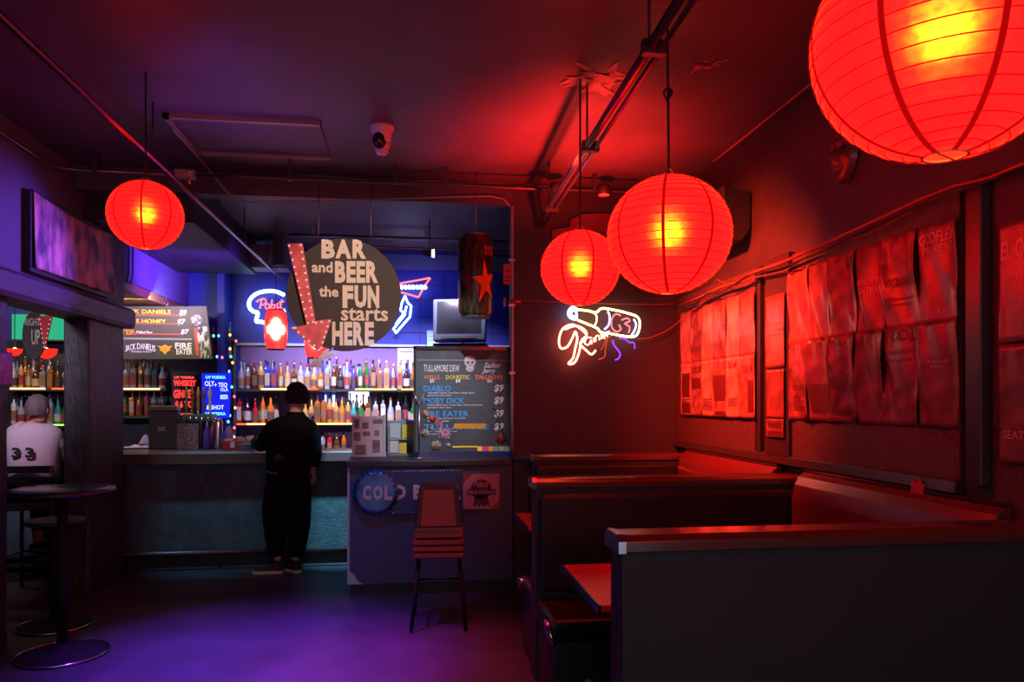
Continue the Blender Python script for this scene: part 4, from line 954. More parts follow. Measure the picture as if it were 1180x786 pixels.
def bottle(loc, shape, r, h, col, li, ci, label, group):
    prof, lz = SH[shape]; key = (shape, round(r, 3), round(h, 2), col)
    seg = 4 if shape == 'square' else 12
    if key not in MESHC:
        mb = MB(); k = 1.25 if seg == 4 else 1
        if seg == 4:
            prof2 = [(a * r * k, b * h) for a, b in prof[:4]]
            mb.lathe(prof2, (0, 0, 0), 4); mb.lathe([(a * r, b * h) for a, b in prof[3:]], (0, 0, 0), 10)
            mb.v = [(x * math.cos(PI / 4) - y * math.sin(PI / 4), x * math.sin(PI / 4) + y * math.cos(PI / 4), z) for x, y, z in mb.v]; mb.sm = [False] * len(mb.f)
        else: mb.lathe([(a * r, b * h) for a, b in prof], (0, 0, 0), 12)
        me = mb.mesh('bottle'); me.materials.append(GL[col])
        lb = MB(); rl = r * max(p[0] for p in prof[:3]) * 1.015
        if seg == 4: q_ = r * 1.25 * .7071 + .001; lb.box((-q_ * .85, -q_ - .001, lz[0] * h), (q_ * .85, -q_, lz[1] * h))
        else: lb.lathe([(rl, lz[0] * h), (rl, lz[1] * h)], (0, 0, 0), 12, cap=False)
        cp_ = MB().lathe([(r * .34, prof[-1][1] * h - .02), (r * .36, h - .004), (r * .3, h)], (0, 0, 0), 8)
        pr_ = MB().lathe([(r * .32, prof[-1][1] * h - .01), (r * .34, prof[-1][1] * h + .01), (r * .12, prof[-1][1] * h + .018), (r * .10, h + .03)], (0, 0, 0), 8)
        MESHC[key] = (me, lb.mesh('bottle_label'), cp_.mesh('cap'), pr_.mesh('pourer'))
    me, lm, cm_, pm = MESHC[key]
    o = bpy.data.objects.new('liquor_bottle', me); COL.objects.link(o); o.location = loc; tag(o, label, 'bottle', group)
    l2 = bpy.data.objects.new('bottle_label', lm); COL.objects.link(l2); l2.parent = o
    if not lm.materials: lm.materials.append(None)
    l2.material_slots[0].link = 'OBJECT'; l2.material_slots[0].material = LB[li]
    msh = pm if ci == 2 else cm_
    c2 = bpy.data.objects.new('pourer' if ci == 2 else 'cap', msh); COL.objects.link(c2); c2.parent = o
    if not msh.materials: msh.materials.append(None)
    c2.material_slots[0].link = 'OBJECT'; c2.material_slots[0].material = CAPS[ci]
    return o
def row(us, z, cols, where, group, hpx=(25, 32), Y=9.16, rpx=3.2, shapes=None):
    for i, u in enumerate(us):
        col = cols[i % len(cols)]; sh = (shapes[i % len(shapes)] if shapes else RB.choice(list(SH)))
        k = Y * 1.0 / F / (cs)
        h = RB.uniform(*hpx) * k; r = rpx * 1.22 * k * RB.uniform(.86, 1.02) / (1.2 if sh in ('squat', 'square') else 1)
        yy = Y + RB.uniform(-.012, .012); p = PY(u, 400, yy); li = RB.randrange(6); ci = RB.choice([0, 0, 1, 2, 2, 3])
        bottle((p.x, yy, z), sh, r, h, col, li, ci, '%s %s bottle, %s from left %s' % (sh, {'clear': 'clear glass', 'amber': 'amber', 'gold': 'golden', 'brown': 'brown', 'green': 'green', 'blue': 'blue', 'red': 'red', 'orange': 'orange', 'dark': 'dark', 'violet': 'violet', 'white': 'white', 'pink': 'pink', 'teal': 'teal'}[col], ORD[i], where), group)
def rng(a, b, n): return [a + (b - a) * i / (n - 1) for i in range(n)]
row(rng(278, 476, 27), z1 + .001, ['clear', 'clear', 'brown', 'gold', 'blue', 'violet', 'amber', 'gold', 'brown', 'clear', 'clear', 'gold', 'amber', 'clear', 'brown', 'dark', 'clear', 'violet', 'green', 'green', 'brown', 'amber', 'gold', 'clear', 'gold', 'dark', 'amber'],
    'on the long upper back-bar shelf', 'bottles on the long upper back-bar shelf', (26, 34), rpx=3.1)
row(rng(276, 312, 5) + rng(352, 401, 8) + rng(407, 476, 9), z2 + .001, ['red', 'dark', 'red', 'orange', 'orange', 'gold', 'gold', 'amber', 'amber', 'gold', 'gold', 'orange', 'gold', 'teal', 'green', 'brown', 'clear', 'clear', 'clear', 'white', 'dark', 'green'],
    'on the long middle back-bar shelf', 'bottles on the long middle back-bar shelf', (26, 35), rpx=3.2)
row([278, 286, 365, 372, 380, 388, 396], z3 + .001, ['clear', 'clear', 'dark', 'clear', 'red', 'brown', 'amber'], 'on the shadowy bottom back-bar shelf', 'bottles on the bottom back-bar shelf', (24, 28), rpx=3.2)
row(rng(146, 187, 6), z1 + .001, ['clear', 'clear', 'gold', 'clear', 'teal', 'white'], 'on upper shelf left of red board', 'bottles left of the red drinks board', (26, 33), rpx=3.1)
row(rng(144, 186, 6), z1 - .31 + .001, ['green', 'orange', 'amber', 'pink', 'clear', 'clear'], 'on lower shelf left of red board', 'bottles left of the red drinks board', (22, 28), rpx=3.0)
row(rng(16, 84, 9), z1 + .001, ['clear', 'gold', 'amber', 'brown', 'clear', 'amber', 'brown', 'clear', 'green', 'clear'], 'on the upper shelf beyond the left pillar', 'bottles beyond the left pillar', (24, 32), rpx=3.2)
row(rng(16, 84, 9), z2 + .001, ['white', 'clear', 'clear', 'dark', 'clear', 'clear', 'teal', 'green', 'clear', 'green'], 'on the lower shelf beyond the left pillar', 'bottles beyond the left pillar', (26, 32), rpx=3.2)
row(rng(281.5, 470, 24), z1 + .001, ['clear', 'brown', 'clear', 'violet', 'clear', 'amber', 'clear', 'gold', 'clear', 'dark', 'clear', 'blue'], 'in back rank of long upper shelf', 'back rank bottles on the long upper shelf', (28, 36), Y=9.29, rpx=2.9)
row(rng(280, 318, 5) + rng(350, 472, 17), z2 + .001, ['clear', 'violet', 'clear', 'red', 'clear', 'gold', 'clear', 'clear', 'teal', 'clear', 'dark'], 'in back rank of long middle shelf', 'back rank bottles on the long middle shelf', (30, 37), Y=9.29, rpx=2.9)
row(rng(149, 183, 5), z1 + .001, ['clear', 'brown', 'clear', 'clear', 'violet'], 'in back rank left of red board', 'back rank bottles left of the red board', (28, 35), Y=9.29, rpx=2.9)
row(rng(20, 76, 7), z1 + .001, ['clear', 'amber', 'clear', 'brown', 'clear'], 'in back upper rank beyond left pillar', 'back rank bottles beyond the left pillar', (28, 35), Y=9.29, rpx=2.9)
row(rng(20, 76, 7), z2 + .001, ['clear', 'dark', 'clear', 'green', 'clear'], 'in back lower rank beyond left pillar', 'back rank bottles beyond the left pillar', (28, 35), Y=9.29, rpx=2.9)
# small tower of bottles behind the string lights
xs = PY(255, 400, 9.25).x
for j, v in enumerate((391, 414)):
    zz = PY(255, v, 9.2).z
    a = PY(242, 400, 9.2).x; b = PY(269, 400, 9.2).x
    t = thing('small_wall_shelf', ((a + b) / 2, 9.28, zz), ('upper' if j == 0 else 'lower') + ' little dark wall shelf beside the hanging whiskey menu', 'shelf')
    MB().box((-(b - a) / 2, -.10, -.02), ((b - a) / 2, .11, 0)).build('board', M['black'], t); MB().box((-.02, .08, -.08), (.02, .11, -.02)).build('bracket', M['black'], t)
    row([246, 252, 259, 265], zz + .001, ['pink', 'clear', 'red', 'teal'] if j == 0 else ['red', 'clear', 'green', 'blue'], ('on the upper' if j == 0 else 'on the lower') + ' little shelf by the string lights', 'bottles by the string lights', (16, 22), rpx=2.0, shapes=['slim'])

# string lights
cols = [((1, .45, .1), 'amber'), ((.1, .25, 1), 'blue'), ((.05, 1, .6), 'green'), ((1, .08, .1), 'red')]
pts = [(252, 387), (246, 387), (265, 386), (272, 393), (250, 411), (266, 411), (265, 402), (256, 412), (268, 418), (264, 428), (267, 446), (270, 457), (271, 470), (265, 479), (263, 486), (270, 493), (270, 503)]
c0 = PY(265, 440, 9.0); t = thing('string_lights', c0, 'string of tiny coloured fairy lights down beside the bottle shelves', 'string lights')
srt = sorted(pts, key=lambda p: p[1]); MB().tube([PY(u, v, 9.0) - c0 for u, v in srt], .003, 5).build('cord', M['cordblack'], t)
for i, (u, v) in enumerate(srt):
    (cc_, nn) = cols[i % 4]; p = PY(u, v, 8.985) - c0
    MB().sphere(p, .013, 8, 6, (1, 1, 1.3)).build('fairy_bulb', glow('fairy ' + nn, cc_, 5), t)

# ------------------------------------------------------------------ hanging whiskey menu (left) and lit drinks boards
Yj = 8.55
cj = lambda x, y: (130 + x / 7.147, 320 + y / 7.147)
C6 = PY(*cj(400, 450), Yj); fj = lambda x, y: ((PY(*cj(x, y), Yj) - C6).x, (PY(*cj(x, y), Yj) - C6).z)
t = thing('whiskey_menu_board', C6, 'wide dark hanging whiskey menu with yellow item names, partly behind the left pillar', 'menu board')
def bj(nm, x0, y0, x1, y1, m, ya=-.003, yb=.0):
    a = fj(x0, y1); b = fj(x1, y0); return MB().box((a[0], ya, a[1]), (b[0], yb, b[1])).build(nm, m, t)
MB().prism([fj(-190, 235), fj(770, 235), fj(820, 668), fj(-190, 672)], 0, .03).build('board', mat('dark olive board', (74, 70, 56), .55, rgb2=(58, 54, 46), nscale=2), t)
def tj(s, x0, y0, x1, y1, m, off=0.0, sh=0.0, ry=0.0):
    a = fj(x0, y1); b = fj(x1, y0); text('lettering', s, m, t, a[0], b[0], a[1], b[1], -.001, .0015, off, sh, ry=ry)
yj = mat('bright yellow menu ink', (250, 210, 40), .6); wj = mat('chalk white menu ink', (230, 224, 214), .6)
tj('JACK DANIELS', 70, 266, 478, 304, yj, .012); tj('JACK DANIELS HONEY', -170, 344, 438, 380, yj, .012); tj('FIRE EATER', -160, 430, 186, 466, mat('amber menu ink', (246, 150, 40), .6), .012); tj('Chilled Shot', 192, 440, 326, 464, wj, .02)
tj('$9', 548, 264, 608, 318, wj, .03, .2); tj('$7', 530, 342, 600, 390, wj, .03, .2); tj('$7', 560, 426, 628, 470, wj, .03, .2)
for y in (308, 378, 464): bj('rule_line', 160, y - 3, 560, y + 3, mat('red rule', (180, 70, 50), .6))
bj('rule_line', -180, 500, 650, 505, mat('grey rule', (150, 146, 130), .6))
for i, (ch, a, b) in enumerate((('J', 100, 118), ('A', 118, 140), ('C', 142, 164), ('K', 166, 190), ('D', 200, 228), ('A', 230, 252), ('N', 254, 276), ('I', 279, 286), ('E', 289, 306), ('L', 309, 324), ("'", 325, 331), ('S', 333, 352))):
    mx = (a + b) / 2; arc = ((mx - 226) / 126) ** 2 * 22
    tj(ch, a, 540 + arc, b, 590 + arc, wj, .008)
tj('TENNESSEE WHISKEY', 150, 604, 320, 616, wj)
tj('FIRE', 514, 538, 648, 584, wj, .02); tj('EATER', 524, 588, 656, 632, wj, .02)
MB().prism([fj(*p) for p in ((368, 560), (400, 566), (430, 552), (460, 566), (492, 560), (470, 584), (474, 600), (452, 606), (430, 634), (408, 606), (388, 600), (392, 584))], -.004, 0).build('winged_shield_emblem', mat('gold shield ink', (230, 160, 40), .5), t)
MB().prism([fj(*p) for p in ((412, 574), (448, 574), (444, 600), (430, 614), (416, 600))], -.006, -.004).build('shield_centre', mat('amber menu ink', (246, 150, 40), .6), t)
# bearded figure drawing on the right side
MB().prism([fj(*p) for p in ((690, 410), (775, 400), (812, 662), (716, 662))], -.002, 0).build('figure_drawing', mat('ink line drawing', (60, 56, 52), .6, rgb2=(190, 186, 176), nscale=26, ncontrast=.04, stretch=(1, 1, .4)), t)
hd = fj(690, 350); MB().sphere((hd[0], -.002, hd[1]), .062, 16, 10, (1, .08, 1)).build('figure_head', mat('pale figure drawing', (176, 172, 160), .6, rgb2=(90, 86, 80), nscale=40, ncontrast=.08), t)
MB().prism([fj(*p) for p in ((668, 415), (692, 412), (712, 640), (684, 640))], -.002, 0).build('side_caption', mat('red rule', (180, 70, 50), .6), t)
for x in (20, 440):
    a = fj(x, 235); rg = MB().tube([(a[0] + .02 * math.cos(k_), 0, a[1] + .03 + .02 * math.sin(k_)) for k_ in [2 * PI * i / 12 for i in range(12)]], .004, 6, closed=True)
    rg.tube([(a[0], 0, a[1] + .05), (a[0], 0, a[1] + .16)], .003, 6); rg.build('hanging_ring', M['steel'], t)
card = lamp('AREA', 'whiskey_menu_fill', (C6.x, Yj - .5, C6.z + .30), 17, (1, .88, .66), (C6.x, Yj, C6.z), shape='RECTANGLE', size=1.0, size_y=.05)  # unseen area light added to brighten the hanging menu

def litboard(name, corners, Y, m, lines, label, ink, hdr):
    cu = sum(p[0] for p in corners) / 4; cv = sum(p[1] for p in corners) / 4; c = PY(cu, cv, Y)
    g_ = lambda u, v: ((PY(u, v, Y) - c).x, (PY(u, v, Y) - c).z)
    t = thing(name, c, label, 'drinks board'); MB().prism([g_(*p) for p in corners], 0, .03).build('panel', m, t); MB().box((-.02, .03, .9 - c.z), (.02, .05, 0)).build('stand', M['black'], t)
    for s, u0, v0, u1, v1, off in lines:
        a = g_(u0, v1); b = g_(u1, v0); text('lettering', s, hdr if s.endswith('VODKA') else ink, t, a[0], b[0], a[1], b[1], -.001, .001, off)
litboard('red_drinks_board', [(198, 432), (230, 432), (230, 481), (198, 481)], 8.95, mat('black marker board', (30, 22, 26), .3),
         [('UV VODKA', 201, 433.5, 224, 436.5, .03), ('WHISKEY', 200, 438, 226, 445, .035), ('GINGER', 200, 449, 224, 459, .035), ('$ 6 TO', 202, 462, 222, 471, .035), ('UV VODKA', 208, 476, 223, 478.5, .03)],
         'black marker board with glowing red writing WHISKEY GINGER', glow('red marker glow', (1, .03, .03), 2.6), glow('red header glow', (1, .08, .06), 2.0))
litboard('blue_drinks_board', [(232, 430), (266, 430), (264, 482), (233, 481)], 8.95, glow('blue lit board', (.015, .02, 1), .9),
         [('UV VODKA', 237, 433, 260, 436.5, .03), ('OLY', 236, 439, 247, 445, .02), ('+ TEQ', 247, 441, 262, 447, .02), ('OLA', 254, 447, 263, 451, .02), ('BEER', 254, 455, 263, 460, .02), ('& SHOT', 238, 467, 258, 472, .02), ('UV VODKA', 237, 475, 260, 478.5, .03)],
         'glowing blue marker board with pale handwriting beside the red one', glow('blue marker glow', (.35, .45, 1), 2.5), glow('cyan header glow', (.1, .6, 1), 3))

# ------------------------------------------------------------------ things on the long bar
zb = 1.10
def onbar(u, d=7.85): p = PD(u, 400, d); return (p.x, p.y, zb)
K = 7.85 / F
p = onbar(190, 7.75)
t = thing('drink_dispenser', p, 'tall dark grey dispenser box with small white sticker on the bar', 'dispenser', rz=.15)
MB().box((-.135, -.12, 0), (.135, .14, .40)).build('cabinet', mat('olive grey enamel', (66, 68, 60), .4), t, .01)
MB().prism([(-.14, .40), (.14, .40), (.12, .45), (-.12, .45)], -.13, .15).build('lid', mat('pale olive lid', (140, 136, 112), .4), t, .006)
MB().box((-.05, -.123, .19), (.02, -.12, .235)).build('sticker', M['paper'], t)
MB().box((-.13, -.13, 0), (.13, -.12, .02)).build('foot_strip', M['black'], t)
p = onbar(216, 7.6)
t = thing('framed_price_list', p, 'upright white framed sheet of tiny handwriting on the bar', 'framed sheet')
MB().box((-.105, 0, 0), (.105, .015, .27)).build('frame', M['steel'], t, .003)
MB().box((-.098, -.003, .008), (.098, 0, .262)).build('sheet', mat('scribbled paper', (188, 186, 196), .6, rgb2=(120, 120, 136), nscale=60, ncontrast=.05), t)
MB().box((-.08, 0, 0), (.08, .07, .006)).build('foot', M['steel'], t)
p = onbar(229, 7.95)
t = thing('draft_tower', p, 'steel beer draft tower with a row of tap handles on the bar', 'draft tower')
MB().box((-.16, -.05, .28), (.17, .07, .36)).build('tap_housing', mat('blue lit steel', (120, 150, 160), .3, .8), t, .012)
for x in (-.11, .12): MB().lathe([(.035, 0), (.03, .02), (.03, .29)], (x, .01, 0), 14).build('column', M['steel'], t)
for i, x in enumerate((-.12, -.06, .0, .06, .12)):
    pt_ = MB().lathe([(.010, .0), (.012, .03)], (x, -.02, .36), 8).tube([(x, -.05, .33), (x, -.10, .32), (x, -.105, .27)], .009, 8).build('tap', M['chrome'], t)
    hm = mat('tap handle %d' % i, ((120, 110, 84), (120, 76, 30), (150, 110, 46), (84, 66, 96), (176, 176, 190))[i], .35)
    MB().lathe([(.008, .39), (.013, .41), (.017, .47), (.013, .52), (.019, .56), (.022, .60), (.012, .64), (.005, .66)], (x, -.02, -.01), 10).build('tap_handle', hm, pt_)
def deco(u, d, prof, m, name, label, cat, sc=1.0):
    q_ = onbar(u, d); t = thing(name, q_, label, cat); MB().lathe([(a * sc, b * sc) for a, b in prof], (0, 0, 0), 14).build('body', m, t); return t
bp = [(.032, 0), (.036, .02), (.036, .15), (.028, .18), (.012, .21), (.012, .26)]
t = deco(231.0, 7.74, bp, M['blackgloss'], 'squeeze_bottle', 'slim black bottle left of the purple bottle on the bar', 'bottle'); MB().lathe([(.012, .26), (.006, .29)], (0, 0, 0), 10).build('nozzle', M['steel'], t)
t = deco(238.5, 7.65, [(.036, 0), (.042, .02), (.042, .13), (.034, .19), (.014, .22), (.012, .25)], mat('purple plastic', (96, 70, 210), .3), 'squeeze_bottle', 'rounded purple bottle standing at the front of the bar', 'bottle'); MB().lathe([(.012, .25), (.005, .28)], (0, 0, 0), 10).build('nozzle', M['white'], t)
t = deco(251, 7.7, [(.05, 0), (.052, .01), (.052, .28), (.046, .30), (.03, .31)], mat('polished steel', (176, 170, 190), .2, .9), 'shaker_tin', 'tall polished steel shaker tin beside the purple bottle', 'shaker'); MB().lathe([(.05, .30), (.046, .315), (.02, .32)], (0, 0, 0), 14).build('lid', M['chrome'], t)
t = deco(264, 7.80, [(.03, 0), (.04, .02), (.045, .16), (.03, .22), (.012, .24)], glassm('lilac plastic', (150, 120, 230)), 'pouring_jug', 'lilac pouring jug behind the steel shaker', 'jug'); MB().tube([(.04, 0, .15), (.07, 0, .12), (.065, 0, .06), (.04, 0, .04)], .006, 6).build('handle', M['white'], t)
q_ = onbar(269, 7.55); t = thing('napkin_caddy', q_, 'low red napkin caddy with white emblem on the bar', 'caddy')
MB().box((-.09, -.06, 0), (.09, .06, .10)).build('tray', mat('red enamel', (190, 30, 40), .4), t, .006); MB().box((-.015, -.063, .03), (.025, -.06, .09)).build('emblem', M['white'], t); MB().box((-.08, -.05, .10), (.0, .05, .115)).build('napkins', M['paper'], t)
q_ = onbar(284, 7.5); t = thing('garnish_tray', q_, 'small glass garnish tray left of the man in black', 'tray')
MB().box((-.07, -.05, 0), (.07, .05, .06)).build('tray', mat('smoky plastic', (110, 80, 90), .3), t); MB().box((-.075, -.055, .06), (.075, .055, .07)).build('lid', M['steel'], t)
for i, (u, r_, h_) in enumerate(((281, .026, .12), (287, .03, .14), (292, .026, .11), (276, .024, .13))):
    q_ = onbar(u, 7.74); t = thing('drinking_glass', q_, '%s empty glass, %s from left, behind the garnish tray' % (('short', 'tall')[i % 2], ('second', 'third', 'fourth', 'first')[i]), 'glass', 'empty glasses behind the garnish tray')
    MB().lathe([(r_ * .8, 0), (r_, h_), (r_ * .93, h_), (r_ * .74, .008), (0.001, .008)], (0, 0, 0), 14, cap=False).build('bowl', GL['clear'], t); MB().lathe([(r_ * .8, 0), (r_ * .8, .006)], (0, 0, 0), 14).build('base', GL['clear'], t)
q_ = onbar(360.5, 7.6); t = thing('beer_tap_column', q_, 'slim chrome column with pink-blue gleam right of the man in black', 'tap')
MB().lathe([(.035, 0), (.035, .01), (.018, .02), (.016, .30), (.02, .33), (.006, .35)], (0, 0, 0), 12).build('column', M['chrome'], t)
MB().tube([(0, 0, .27), (0, -.06, .25), (0, -.065, .2)], .008, 8).build('spout', M['chrome'], t)
q_ = onbar(162, 7.9); t = thing('bar_towel', q_, 'crumpled pale bar towel on the far left of the bar', 'towel')
MB().grid(lambda a, b: ((a - .5) * .30, (b - .5) * .2, .012 + .03 * abs(math.sin(a * 9 + b * 4)) * math.sin(PI * a) * math.sin(PI * b)), 20, 14).build('cloth', M['paper'], t, solid=.006)
MB().grid(lambda a, b: (.05 + (a - .5) * .12, (b - .5) * .1, .04 + .10 * math.sin(PI * a) * math.sin(PI * b)), 10, 10).build('folded_corner', mat('lilac cloth', (150, 136, 180), .8), t, solid=.006)

# ------------------------------------------------------------------ left opening: green television, RIGHT UP sign, lantern
p = PY(44, 377, 9.1); t = thing('green_television', p, 'flat television showing a green pitch, beyond the left pillar', 'television')
w2 = (PY(77, 0, 9.1).x - PY(14, 0, 9.1).x) / 2; h2 = 14.5 * 9.2 / F
MB().box((-w2, 0, -h2), (w2, .05, h2)).build('bezel', M['black'], t); MB().box((-w2 + .015, -.004, -h2 + .015), (w2 - .015, 0, h2 - .015)).build('screen', glow('green picture', (.03, .42, .22), 1.1), t)
MB().box((-.06, .05, -.05), (.06, .29, .05)).build('wall_bracket', M['black'], t)
cu_ = lambda x, y: (x / 2.911, 330 + y / 2.911)
Yr = 7.5; C7 = PY(*cu_(110, 165), Yr); fr = lambda x, y: ((PY(*cu_(x, y), Yr) - C7).x, (PY(*cu_(x, y), Yr) - C7).z)
t = thing('oval_bar_sign', C7, 'dark oval hanging sign lettered RIGHT UP with red dotted wedge, beyond the left pillar', 'sign')
cen = fr(112, 165); rx = abs(fr(150, 0)[0] - cen[0]) ; rz_ = abs(fr(0, 245)[1] - cen[1])
MB().prism([(cen[0] + rx * math.cos(a), cen[1] + rz_ * math.sin(a)) for a in [2 * PI * i / 40 for i in range(40)]], 0, .03).build('board', M['chalk'], t, .003)
A, B2 = fr(84, 132), fr(134, 108); text('lettering', 'RIGHT', M['cream'], t, A[0], B2[0], A[1], B2[1], -.001, .002, .0)
A, B2 = fr(106, 196), fr(134, 146); text('lettering', 'UP', M['cream'], t, A[0], B2[0], A[1], B2[1], -.001, .002, .0)
MB().prism([fr(*p) for p in ((132, 100), (178, 100), (152, 215))], -.02, 0).build('red_wedge', mat('sign red paint', (200, 40, 46), .5), t)
ws = MB()
for a, b in (((137, 112), (151, 205)), ((172, 112), (154, 205))):
    for i in range(7): q_ = fr(a[0] + (b[0] - a[0]) * i / 6, a[1] + (b[1] - a[1]) * i / 6); MB().sphere((q_[0], -.022, q_[1]), .006, 6, 5).build('marquee_bulb', glow('small frosted bulbs', (1, .72, .62), .75), t)
MB().tube([(0, .015, rz_ * .9), (0, .015, H - C7.z)], .004, 6).build('hanging_wire', M['steel'], t)
def bowl_lamp(u, v, r, label):
    c = PY(u, v, 7.9); t = thing('bowl_lampshade', c, label, 'lamp')
    MB().lathe([(.01, -r), (r * .5, -r * .87), (r * .87, -r * .5), (r, 0), (r * .97, .0)], (0, 0, 0), 24, cap=False).build('shade', glow('red bowl shade', (1, .03, .015), 1.1), t)
    MB().sphere((0, 0, -.02), .03, 10, 8).build('bulb', glow('small bulb', (1, .75, .6), 12), t); MB().tube([(0, 0, 0), (0, 0, H - c.z)], .004, 6).build('cord', M['cordblack'], t)
bowl_lamp(53.5, 402, .10, 'red glowing bowl lampshade under the oval sign'); bowl_lamp(17, 402, .07, 'red glowing bowl lampshade at the far left edge of the opening')
# poster on the near left pillar
p = PX(3, 427, XL + .012); t = thing('small_pillar_poster', p, 'small pinkish portrait card on the near left pillar edge', 'card', rz=PI / 2)
MB().box((-.18, -.01, -.09), (.10, 0, .11)).build('board', mat('pinkish print', (176, 110, 130), .6, rgb2=(110, 70, 96), nscale=14), t)
MB().box((-.19, -.006, -.10), (.11, .002, .12)).build('mount', mat('dark mount', (70, 50, 66), .6), t)

# banner on the left wall
a, b = PX(34, 222, XL + .03), PX(124.5, 268, XL + .03); zt_, zb2 = 2.98, 2.43
zt_ = (PX(34, 222, XL + .03).z + PX(124, 268, XL + .03).z) / 2; zb2 = (PX(27, 305, XL + .03).z + PX(124, 340, XL + .03).z) / 2
yc_ = (a.y + b.y) / 2; w2 = (b.y - a.y) / 2
t = thing('cloth_banner', (XL + .05, yc_, zb2), 'wide creased cloth banner with faded figures on the purple left wall', 'banner', rz=PI / 2)
h_ = zt_ - zb2
def bf(uu, vv):
    x = (uu - .5) * 2 * w2; fold = -.03 * abs(math.sin((x * 5 + 1.1 * vv) * 3.1)) * (1 - vv) * max(0, min(1, (uu - .3) * 2)) - .012 * abs(math.sin(x * 15.5)) * (1 - vv)
    return (x, fold - .008, vv * h_ - .03 * math.sin(PI * uu) * vv)
m = mat('printed banner cloth', (104, 70, 110), .45, rgb2=(250, 180, 190), nscale=5, ncontrast=.13, bump=.4, bscale=8, stretch=(1.6, 1, .8))
MB().grid(bf, 60, 24).build('cloth', m, t, solid=.004)
MB().box((-w2, -.002, h_ - .012), (w2, .02, h_ + .012)).build('top_batten', M['black'], t)
MB().box((-w2 - .03, .0, -.03), (w2 + .0, .045, h_ + .0)).build('backing_frame', M['black'], t)
# ------------------------------------------------------------------ posters on the right wall
PR = random.Random(21)
tones = [((196, 150, 150), (110, 60, 66)), ((206, 170, 160), (140, 84, 84)), ((150, 92, 96), (70, 36, 44)), ((176, 120, 120), (96, 50, 56))]
tones2 = [((176, 108, 104), (84, 46, 50)), ((150, 90, 92), (76, 42, 48)), ((196, 112, 104), (92, 48, 50)), ((164, 90, 94), (66, 36, 44))]
mink = mat('faded poster print', (86, 34, 40), .4); mpale = mat('pale poster print', (222, 150, 144), .4)
def poster(ya, yb, za, zb, X, tone, label, group, seed, words=(), crease=.012, dark_text=True, blocks=(), lines=0, cat='poster'):
    """sheet between depths ya>yb (far, near) and heights za<zb"""
    yc_ = (ya + yb) / 2; w2 = abs(ya - yb) / 2; h_ = zb - za
    t = thing('wall_poster', (X, yc_, za), label, cat, group, rz=-PI / 2)
    r_ = random.Random(seed); ph = r_.uniform(0, 6); sk_ = r_.uniform(.6, 1.4); buck = r_.uniform(.4, 1)
    def sf(x, z):   # local x in -w2..w2, z in 0..h
        e = x / w2; zz = z / h_
        return -(.006 + crease * (.5 + .5 * math.sin(e * 2.6 * sk_ + ph + zz * 1.3)) * buck * (.35 + .65 * math.sin(PI * min(1, zz * 1.05)))
                 + crease * .8 * max(0, abs(e) - .72) * 2.2 * (.5 + .5 * math.sin(zz * 4 + ph)) + crease * .16 * math.sin(e * 6 + zz * 7 + ph) * zz - crease * .5 * abs(math.sin(e * 1.6 + (zz - .5) * 3.0 + ph * 2)) * (1 - zz))
    def fn(uu, vv):
        x = (uu - .5) * 2 * w2; z = vv * h_; return (x, sf(x, z), z)
    k = seed % 4
    m = mat('poster paper %s %d' % ('b' if tone is tones2 else 'a', k), tone[k][0], .27, spec=.5, rgb2=tone[k][1], nscale=5 + k * 3, ncontrast=.2, bump=.22, bscale=5)
    MB().grid(fn, 22, 18).build('sheet', m, t, solid=.0015)
    ink_ = mink if dark_text else mpale
    for (s, x0, z0, x1, z1, off) in words:
        o = text('lettering', s, ink_, t, -w2 + x0 * 2 * w2, -w2 + x1 * 2 * w2, z0 * h_, z1 * h_, 0, 0, off)
        for v in o.data.vertices: v.co.y = sf(v.co.x, v.co.z) - .003
    if blocks or lines:
        pm = MB()
        for (x0, z0, x1, z1) in list(blocks) + [(.14, .30 - i * .035, .86 - .2 * (i % 2), .31 - i * .035 + .006) for i in range(lines)]:
            def g2(uu, vv, x0=x0, z0=z0, x1=x1, z1=z1):
                x = -w2 + (x0 + (x1 - x0) * uu) * 2 * w2; z = (z0 + (z1 - z0) * vv) * h_; return (x, sf(x, z) - .003, z)
            pm.grid(g2, 6, 3)
        pm.build('printing', ink_, t)
    return t
def yat(u, X): return PX(u, 400, X).y
Xp = XR - .032
e1 = [785.5, 797.5, 810, 823.5, 838, 853.4, 871]; z_t, z_m, z_b = 2.35, 1.912, 1.478
colw = ['first', 'second', 'third', 'fourth', 'fifth', 'sixth']
W1 = [[('SHOW', .1, .8, .9, .95, .02)], [], [('LIVE', .2, .8, .8, .9, .02)], [], [], []]
for i in range(6):
    for j, (a, b, rn) in enumerate(((z_m, z_t, 'upper'), (z_b, z_m + .006, 'lower'))):
        bl = []; wd = []
        if j == 1: bl = [[(.15, .35, .85, .80), (.1, .05, .9, .25)], [(.1, .5, .9, .7)], [], [(.1, .28, .9, .72), (.1, .04, .9, .1)], [], [(.55, .1, .9, .6)]][i]
        if j == 1: wd = [[], [('DOOM', .1, .78, .9, .92, .03)], [('NOISE', .1, .1, .9, .2, .02)], [], [('RAW', .2, .8, .8, .92, .03)], [('TOUR', .1, .7, .9, .85, .03)]][i]
        poster(yat(e1[i], Xp), yat(e1[i + 1], Xp), a, b, Xp, tones, '%s-row poster, %s column from the neon, on the bright wrinkled panel' % (rn, colw[i]), 'bright red-lit posters by the neon', i * 2 + j, wd, .010, True, bl, 4 if (i + j) % 2 else 0)
e2 = [911, 934.4, 960.3, 989.4, 1021.9, 1061.3, 1106]
